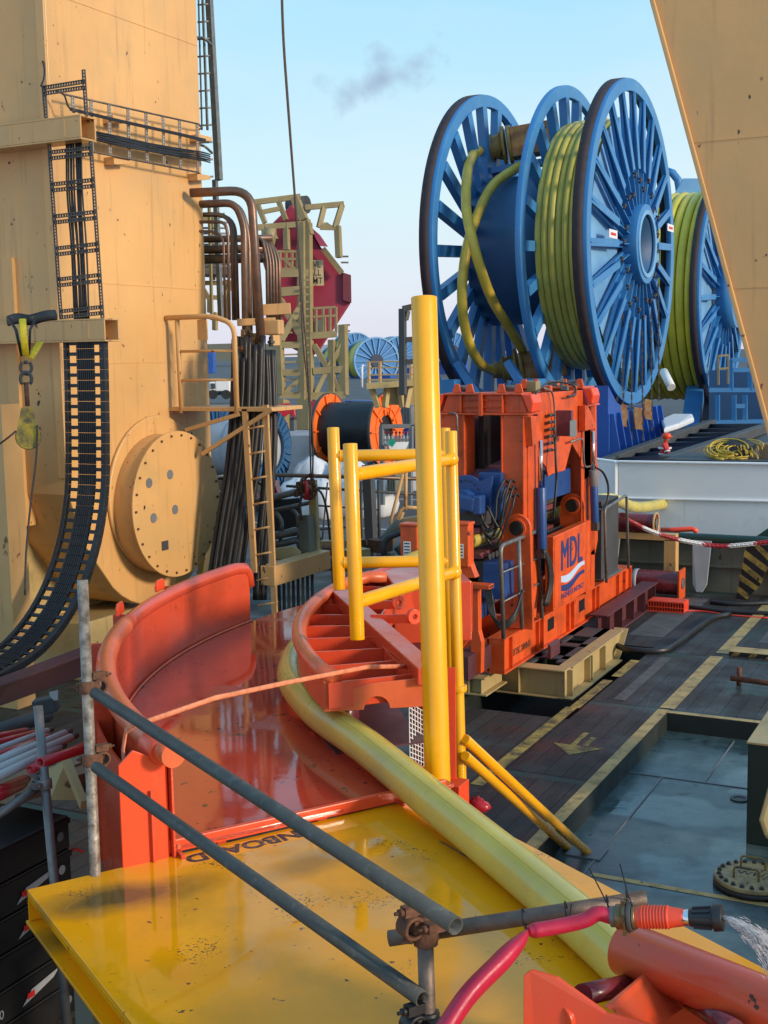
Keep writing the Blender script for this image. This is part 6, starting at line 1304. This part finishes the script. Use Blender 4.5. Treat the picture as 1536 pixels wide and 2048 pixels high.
rm_ = thing('red_machinery', 'red steel machinery parts at the foot of the lattice tower', 'machinery', q(600,835,46))
obj('red_housing', G().prism(cq([(556,808),(578,806),(590,815),(592,832),(584,836),(580,826),(570,834),(556,832)],45), ray(570,820)*1.0), M['redp'], rm_, .04); obj('red_column', G().bar(q(630,802,45), q(630,842,45), .32,.32), M['redp'], rm_, .03)
gr = thing('gas_cylinder_rack', 'grey gas cylinder rack with a green diamond sign and red valves', 'rack', q(792,905,31))
for a in ((763,853,763,908,.1),(822,852,822,908,.1),(763,853,822,852,.1),(763,906,822,905,.1),(763,880,822,880,.05)): obj('rack_frame', G().bar(q(a[0],a[1],31), q(a[2],a[3],31), a[4],a[4]), M['grey'], gr)
for k in range(7): a = q(770+k*7.5,905,31.3); obj('gas_cylinder', G().rod(a, a+UZ*.42, .04, 10).rod(a+UZ*.42, a+UZ*.5, .018, 8), M['greyl'], gr); p = a+UZ*.5; obj('valve', G().ball(p, .035, 6), M['redp'], gr)
obj('info_panel', G().prism([q(770,884,30.8),q(818,884,30.8),q(812,898,30.8),q(780,898,30.8)], ray(790,890).normalized()*.02), M['whitep'], gr)
obj('diamond_sign', G().prism([q(784,876,30.7),q(792,884,30.7),q(784,895,30.7),q(776,885,30.7)], ray(784,885).normalized()*.02), mat('sign_green', (.0,.28,.17), .4), gr)
obj('rack_leg', G().bar(q(765,908,31), q(765,1010,31), .1,.1).bar(q(820,908,31), q(820,1010,31), .1,.1), M['grey'], gr)
for k, (x0,x1,y0,y1,t,m,lb) in enumerate(((774,800,925,985,33,'olive','grey-green ribbed crate behind the yellow posts'),(803,835,925,982,34,'greyl','pale grey wheeled crate beside the tall yellow post'),(800,830,812,850,44,'grey','dark grey bin above the gas cylinder rack'),(690,760,800,830,60,'blueb','blue steel trough behind the orange drum'))):
    a = q(x0,y1,t); b = q(x1,y0,t); g = G().box((a.x,a.y,a.z),(b.x+.0,a.y+1.0,b.z)); t_ = thing('storage_crate', lb, 'crate', a); obj('crate_body', g, M[m], t_, .02)
    for j in range(4): x = a.x+(b.x-a.x)*(j+.5)/4; obj('crate_rib', G().box((x-.02,a.y-.03,a.z+.03),(x+.02,a.y-.001,b.z-.03)), M[m], t_)
# ---------------- ship edge: rails, posts, pipes in the middle ground ----------------
er = thing('edge_railing', 'dark steel edge railing with a thick post behind the yellow posts', 'railing', q(738,1115,22))
def eb(x0,y0,x1,y1,w_,t=22,m='greyd',t2=None,nm='rail_bar'): return obj(nm, G().rod(q(x0,y0,t), q(x1,y1,t2 or t), w_/2, 8), M[m], er)
eb(552,950,860,958,.07,22,'brown'); eb(572,972,860,990,.05,22,'greyd'); eb(620,1010,760,1020,.035,22); eb(620,1060,760,1050,.035,22)
eb(715,962,718,1115,.05); eb(722,962,724,1115,.05); eb(757,960,759,1090,.06)
obj('thick_post', G().bar(q(736,930,21.6), q(744,1112,21.6), .17,.17), M['olive3'] if 'olive3' in M else M['greyd'], er, .01)
for k in range(3): eb(402,958+k*32,460,950+k*30,.05,20,'steel')
eb(655,965,640,1130,.03,21); 
mr_ = thing('steel_handrail', 'grey painted handrail with bent stanchions right of the rusty ladder', 'railing', q(590,1100,17.5))
def hb2(pts, r, m='steel', t=17.5, nm='rail_tube'): return obj(nm, G().tube(fillet([q(x,y,t) for x, y in pts], .12, 4), r, 10), M[m], mr_)
hb2([(500,1006),(560,992),(615,978)], .048); hb2([(545,1022),(625,1004)], .030); hb2([(550,1022),(564,1042),(564,1062)], .030); hb2([(582,1016),(597,1032),(597,1056)], .030)
hb2([(545,1072),(570,1068),(600,1058),(606,1110)], .055); hb2([(545,1090),(575,1085),(598,1078),(604,1115)], .05); hb2([(560,1060),(562,1092)], .03, 'green')
obj('weathered_post', G().bar(q(612,1030,17.3), q(618,1115,17.3), .20,.16), M['olive'], mr_, .01); obj('weathered_post', G().bar(q(625,960,17.4), q(632,1110,17.4), .07,.12), M['beige'], mr_, .006)
dk = thing('dark_winch_panel', 'dark steel panel and machinery behind the grey handrail', 'machine', q(580,1110,19)); 
obj('panel', G().prism([q(545,1000,19),q(600,995,19),q(602,1070,19),q(545,1080,19)], ray(570,1030)*1), M['black'], dk, .02); obj('panel', G().prism([q(415,960,20),(q(470,960,20)),q(470,1160,20),q(415,1160,20)], ray(440,1060)*1), M['greyd'], dk, .02)
obj('red_box', G().bar(q(540,965,19), q(553,1000,19), .16, .2), M['redp'], dk); obj('red_box', G().bar(q(500,990,19), q(506,1010,19), .2, .2), M['redp'], dk)
rb2 = thing('rusty_crossbeam', 'beige crossbeam with rust streaks right of the ladder foot', 'beam', q(590,1150,16.5))
a = q(535,1152,16.2); b = q(648,1118,17.4); obj('beam_body', G().bar(a, b, .22, .26), M['beigeR'] if 'beigeR' in M else M['tan2'], rb2, .01)
obj('saddle', G().prism([q(548,1096,17),q(590,1092,17),q(603,1104,17),q(600,1118,17),q(575,1122,17),q(548,1120,17)], ray(575,1108)*.35/1.0), M['beige'], rb2, .02)
pv = thing('vertical_pipe_row', 'row of dark vertical pipes below the rusty crossbeam', 'pipes', q(590,1230,17))
for k in range(9): x = 548+k*9.5; obj('pipe', G().rod(q(x,1140,17.2), q(x+3,1290,17.2), .022, 8), M['greyd' if k % 3 else 'olive'], pv)
for k in range(4): hp_ = obj('pipe', G().tube(fillet([q(646+k*5,1108+k*5,17.8), q(664+k*4,1116+k*3,17.8), q(668+k*4,1180,17.8)], .08, 3), .025, 8), M['steel'], pv)
mc2 = thing('deck_machinery', 'dark greasy deck machinery below the small edge railing', 'machinery', q(720,1130,19))
random.seed(8)
for k in range(26):
    x, y = random.uniform(640,830), random.uniform(1085,1150); c = q(x,y,random.uniform(18.5,20)); sz = random.uniform(.08,.3)
    if k % 3 == 0: g = G().rod(c, c+V((random.uniform(-.4,.4),random.uniform(-.3,.3),random.uniform(-.05,.3))), sz*.3, 10)
    else: g = G().obox(c, (sz*1.3, sz, sz*.8), Matrix.Rotation(random.uniform(0,1.5),3,'Z'))
    obj('machine_part', g, M[random.choice(('greyd','olive','greyd','brown','beige','rustc'))], mc2, .01)
sl_ = thing('step_ladder', 'rusty tan folding step frame between the yellow posts and the orange bollard', 'ladder', q(800,1110,20))
for pts in ([(806,948),(782,1040),(783,1090)], [(812,940),(811,1020)], [(762,1115),(802,1020),(812,1014),(835,1016)], [(775,1112),(806,1024)], [(768,1095),(790,1060),(835,1046)]): obj('tube_rail', G().tube([q(x,y,20) for x,y in pts], .03, 8), M['tan2'], sl_)
obj('grip_tread', G().bar(q(806,1042,20), q(840,1036,20), .2,.08), M['cream'], sl_)
tag(obj('bent_grey_pipe', G().tube(fillet([q(768,1120,18.5),q(768,1078,18.5),q(800,1066,18.5),q(830,1056,18.5)],.2,5), .045, 10), M['greyd']), 'dark grey bent pipe beside the orange labelled bollard', 'pipe')
# wire rope down to the knot
wr = thing('wire_rope', 'dark wire rope hanging from above down to a knotted lashing on the handrail', 'rope', q(622,960,17.2))
for off in (0, 1): obj('strand', G().tube(spline([q(562+off*2,-30,16.6),q(566+off*2,80,16.7),q(575+off*2,210,16.8),(q(588+off*1.5,380,16.9)),q(595+off*2,480,17),q(602+off*3,600,17),q(607+off*5,690,17),q(618+off*2,800,17.1),q(620+off*6,880,17.1),q(622+off*3,960,17.2)],6), .013, 6), M['rope'], wr)
random.seed(6)
for k in range(7): c = q(612+random.uniform(-9,9),970+random.uniform(-16,18),17.1); obj('knot_turn', G().tube([c+V((.09*math.cos(t),.05*math.sin(t*1.3),.11*math.sin(t+k))) for t in [i*.5 for i in range(14)]], .018, 6), M['ropeb'] if 'ropeb' in M else M['rustc'], wr)
obj('hanging_end', G().tube(spline([q(605,985,17.1),q(600,1010,17.1),q(603,1040,17.1)],4), .022, 6).tube(spline([q(630,975,17.1),q(645,990,17.1),q(655,1030,17.2),q(660,1080,17.3)],4), .016, 6), M['rope'], wr)
obj('red_shackle', G().tube([q(611,962,17.05),q(614,980,17.05),q(612,1000,17.05)], .035, 8), M['redp'], wr)
# ---------------- lower left: cases, poles, clutter ----------------
UPX = -4.95
for k in range(6):
    z1 = 1.30-k*.205; y1 = 5.55; x1 = UPX-(.0 if k else .0)
    t = thing('flat_case', 'black flat carton at lower left, %s' % ('topmost of the stack','second from top, red band and grey number','third from the top with a pale slanted sticker','fourth from the top','fifth from top, red band and grey number','bottom of the stack')[k], 'carton', V((x1-1,4.6,z1-.2)), 'black cartons stacked at lower left')
    obj('case_body', G().box((x1-2.2, 2.0, z1-.198), (x1, y1-.0, z1)), M['black'], t, .008)
    obj('case_lip', G().box((x1-2.21, 1.99, z1-.045), (x1+.006, y1+.006, z1-.015)), M['black'], t)
    if k in (1, 4):
        obj('red_band', G().box((x1+.007,4.62,z1-.15),(x1+.009,4.80,z1-.10)), M['inkred'], t); text('lettering', '360', V((x1+.008, 4.82, z1-.15)), UY, UZ, .075, M['greyl'], t, .001)
    if k in (1, 2, 4):
        obj('sticker', G().prism([V((x1+.007,5.08,z1-.16)),V((x1+.007,5.16,z1-.09)),V((x1+.007,5.40,z1-.06)),V((x1+.007,5.34,z1-.10))], (.002,0,0)), M['greyl'], t); obj('sticker_mark', G().box((x1+.0095,5.12,z1-.135),(x1+.0105,5.18,z1-.10)), M['inkred'], t)
    c = V((x1+.008,5.46,z1-.10)); obj('grip_hole', G().disc(c, UX, .028, .002, 18), M['greyl' if k in (1,2) else 'grey'], t)
    if k in (1,2,3): 
        for j in range(2): obj('red_clip', G().tube([V((x1-.05-j*.13,y1+.015,z1-.05-j*.06)),V((x1-.02-j*.13,y1+.06,z1-.03-j*.06)),V((x1+.03-j*.13,y1+.08,z1-.05-j*.06))], .010, 6), M['inkred'], t)
random.seed(12)
poles = [(-30,1478,50,1462,.022,7.6,'redp','red pole lying highest in the stack at left'),(-30,1492,70,1466,.022,7.5,'redp','red pole just below the topmost red pole'),(-30,1508,95,1462,.020,7.4,'whitep2','pale pole with a grey end fitting on top of the stack'),(-30,1520,94,1473,.020,7.3,'redp','red pole ending behind the short blue-grey upright'),
 (-30,1534,66,1486,.022,7.15,'whitep2','short pale pole ending left of the upright'),(-30,1534,130,1467,.024,7.0,'whitep2','longest pale pole in the middle of the stack'),(-30,1549,142,1475,.024,6.9,'whitep2','pale pole ending furthest right in the stack'),(-30,1566,118,1495,.026,6.8,'whitep2','thick pale pole low in the stack'),
 (60,1540,200,1478,.024,6.9,'redp','red pole ending behind the curved red chute'),(80,1525,200,1488,.026,6.75,'redp','thick red pole reaching behind the pale upright'),(-30,1592,48,1560,.028,6.7,'redp','short thick red pole low at the left edge'),(-30,1606,42,1570,.028,6.65,'redp','lowest red pole at the left edge')]
M['whitep2'] = mat('pale_pole', (.36,.36,.36), .45, var=.1, dirt=(.2,.2,.2), da=.3)
M['redp']=M['redp']
for x0,y0,x1,y1,r,t,m,lb in poles:
    g = G().pipe(q(x0,y0,t-.35), q(x1,y1,t+.25), r, r*.75, 16); po = thing('pole', lb, 'pole', q(x0,y0,t-.35), 'red and white poles stacked at left'); obj('pole_tube', g, M[m], po); e = q(x1,y1,t+.25); d = (e-q(x0,y0,t-.35)).normalized(); obj('end_fitting', G().rod(e-d*.03, e+d*.05, r*.8, 12), M['greyd'], po)
ld2 = thing('pole_rack', 'dark timber and beige rack carrying the stacked poles', 'rack', q(60,1640,7))
obj('rack_beam', G().bar(q(-40,1590,7.3), q(160,1530,8.2), .5, .06), M['wood'], ld2); obj('rack_leg', G().bar(q(130,1515,7.4), q(168,1610,7.1), .04, .06), M['beige'], ld2); obj('rack_panel', G().prism([q(92,1540,7.5),q(132,1520,7.5),q(165,1600,7.4),q(100,1600,7.3)], ray(130,1560)*.02), M['beige'], ld2)
gb2 = thing('grey_bracket_box', 'dull grey steel box and pale bracket under the brown trough beam', 'box', q(95,1420,9)); obj('box_body', G().bar(q(70,1415,9.6), q(114,1405,9.6), .12,.12), M['greyd'], gb2, .01); obj('pale_bracket', G().prism([q(98,1384,8.9),q(116,1380,8.9),q(116,1400,8.9),q(108,1401,8.9),q(100,1393,8.9)], ray(105,1390)*.003), M['whitep2'], gb2)
tag(obj('low_pipe', G().rod(q(-30,1470,9.5), q(95,1430,10.2), .06, 12), M['greyd']), 'dark pipe behind the stacked poles under the brown beam', 'pipe')
tag(obj('base_ledger', G().rod(q(-40,1915,6.9), q(70,1862,7.3), .024, 12), M['scaffd']), 'dark low scaffold tube on the deck below the black cartons', 'scaffold tube')
tag(obj('deck_clutter_beam', G().bar(q(120,1560,8), q(260,1510,9.2), .2,.2), M['olive'], None), 'dull steel beam behind the pale scaffold upright under the chute', 'beam')
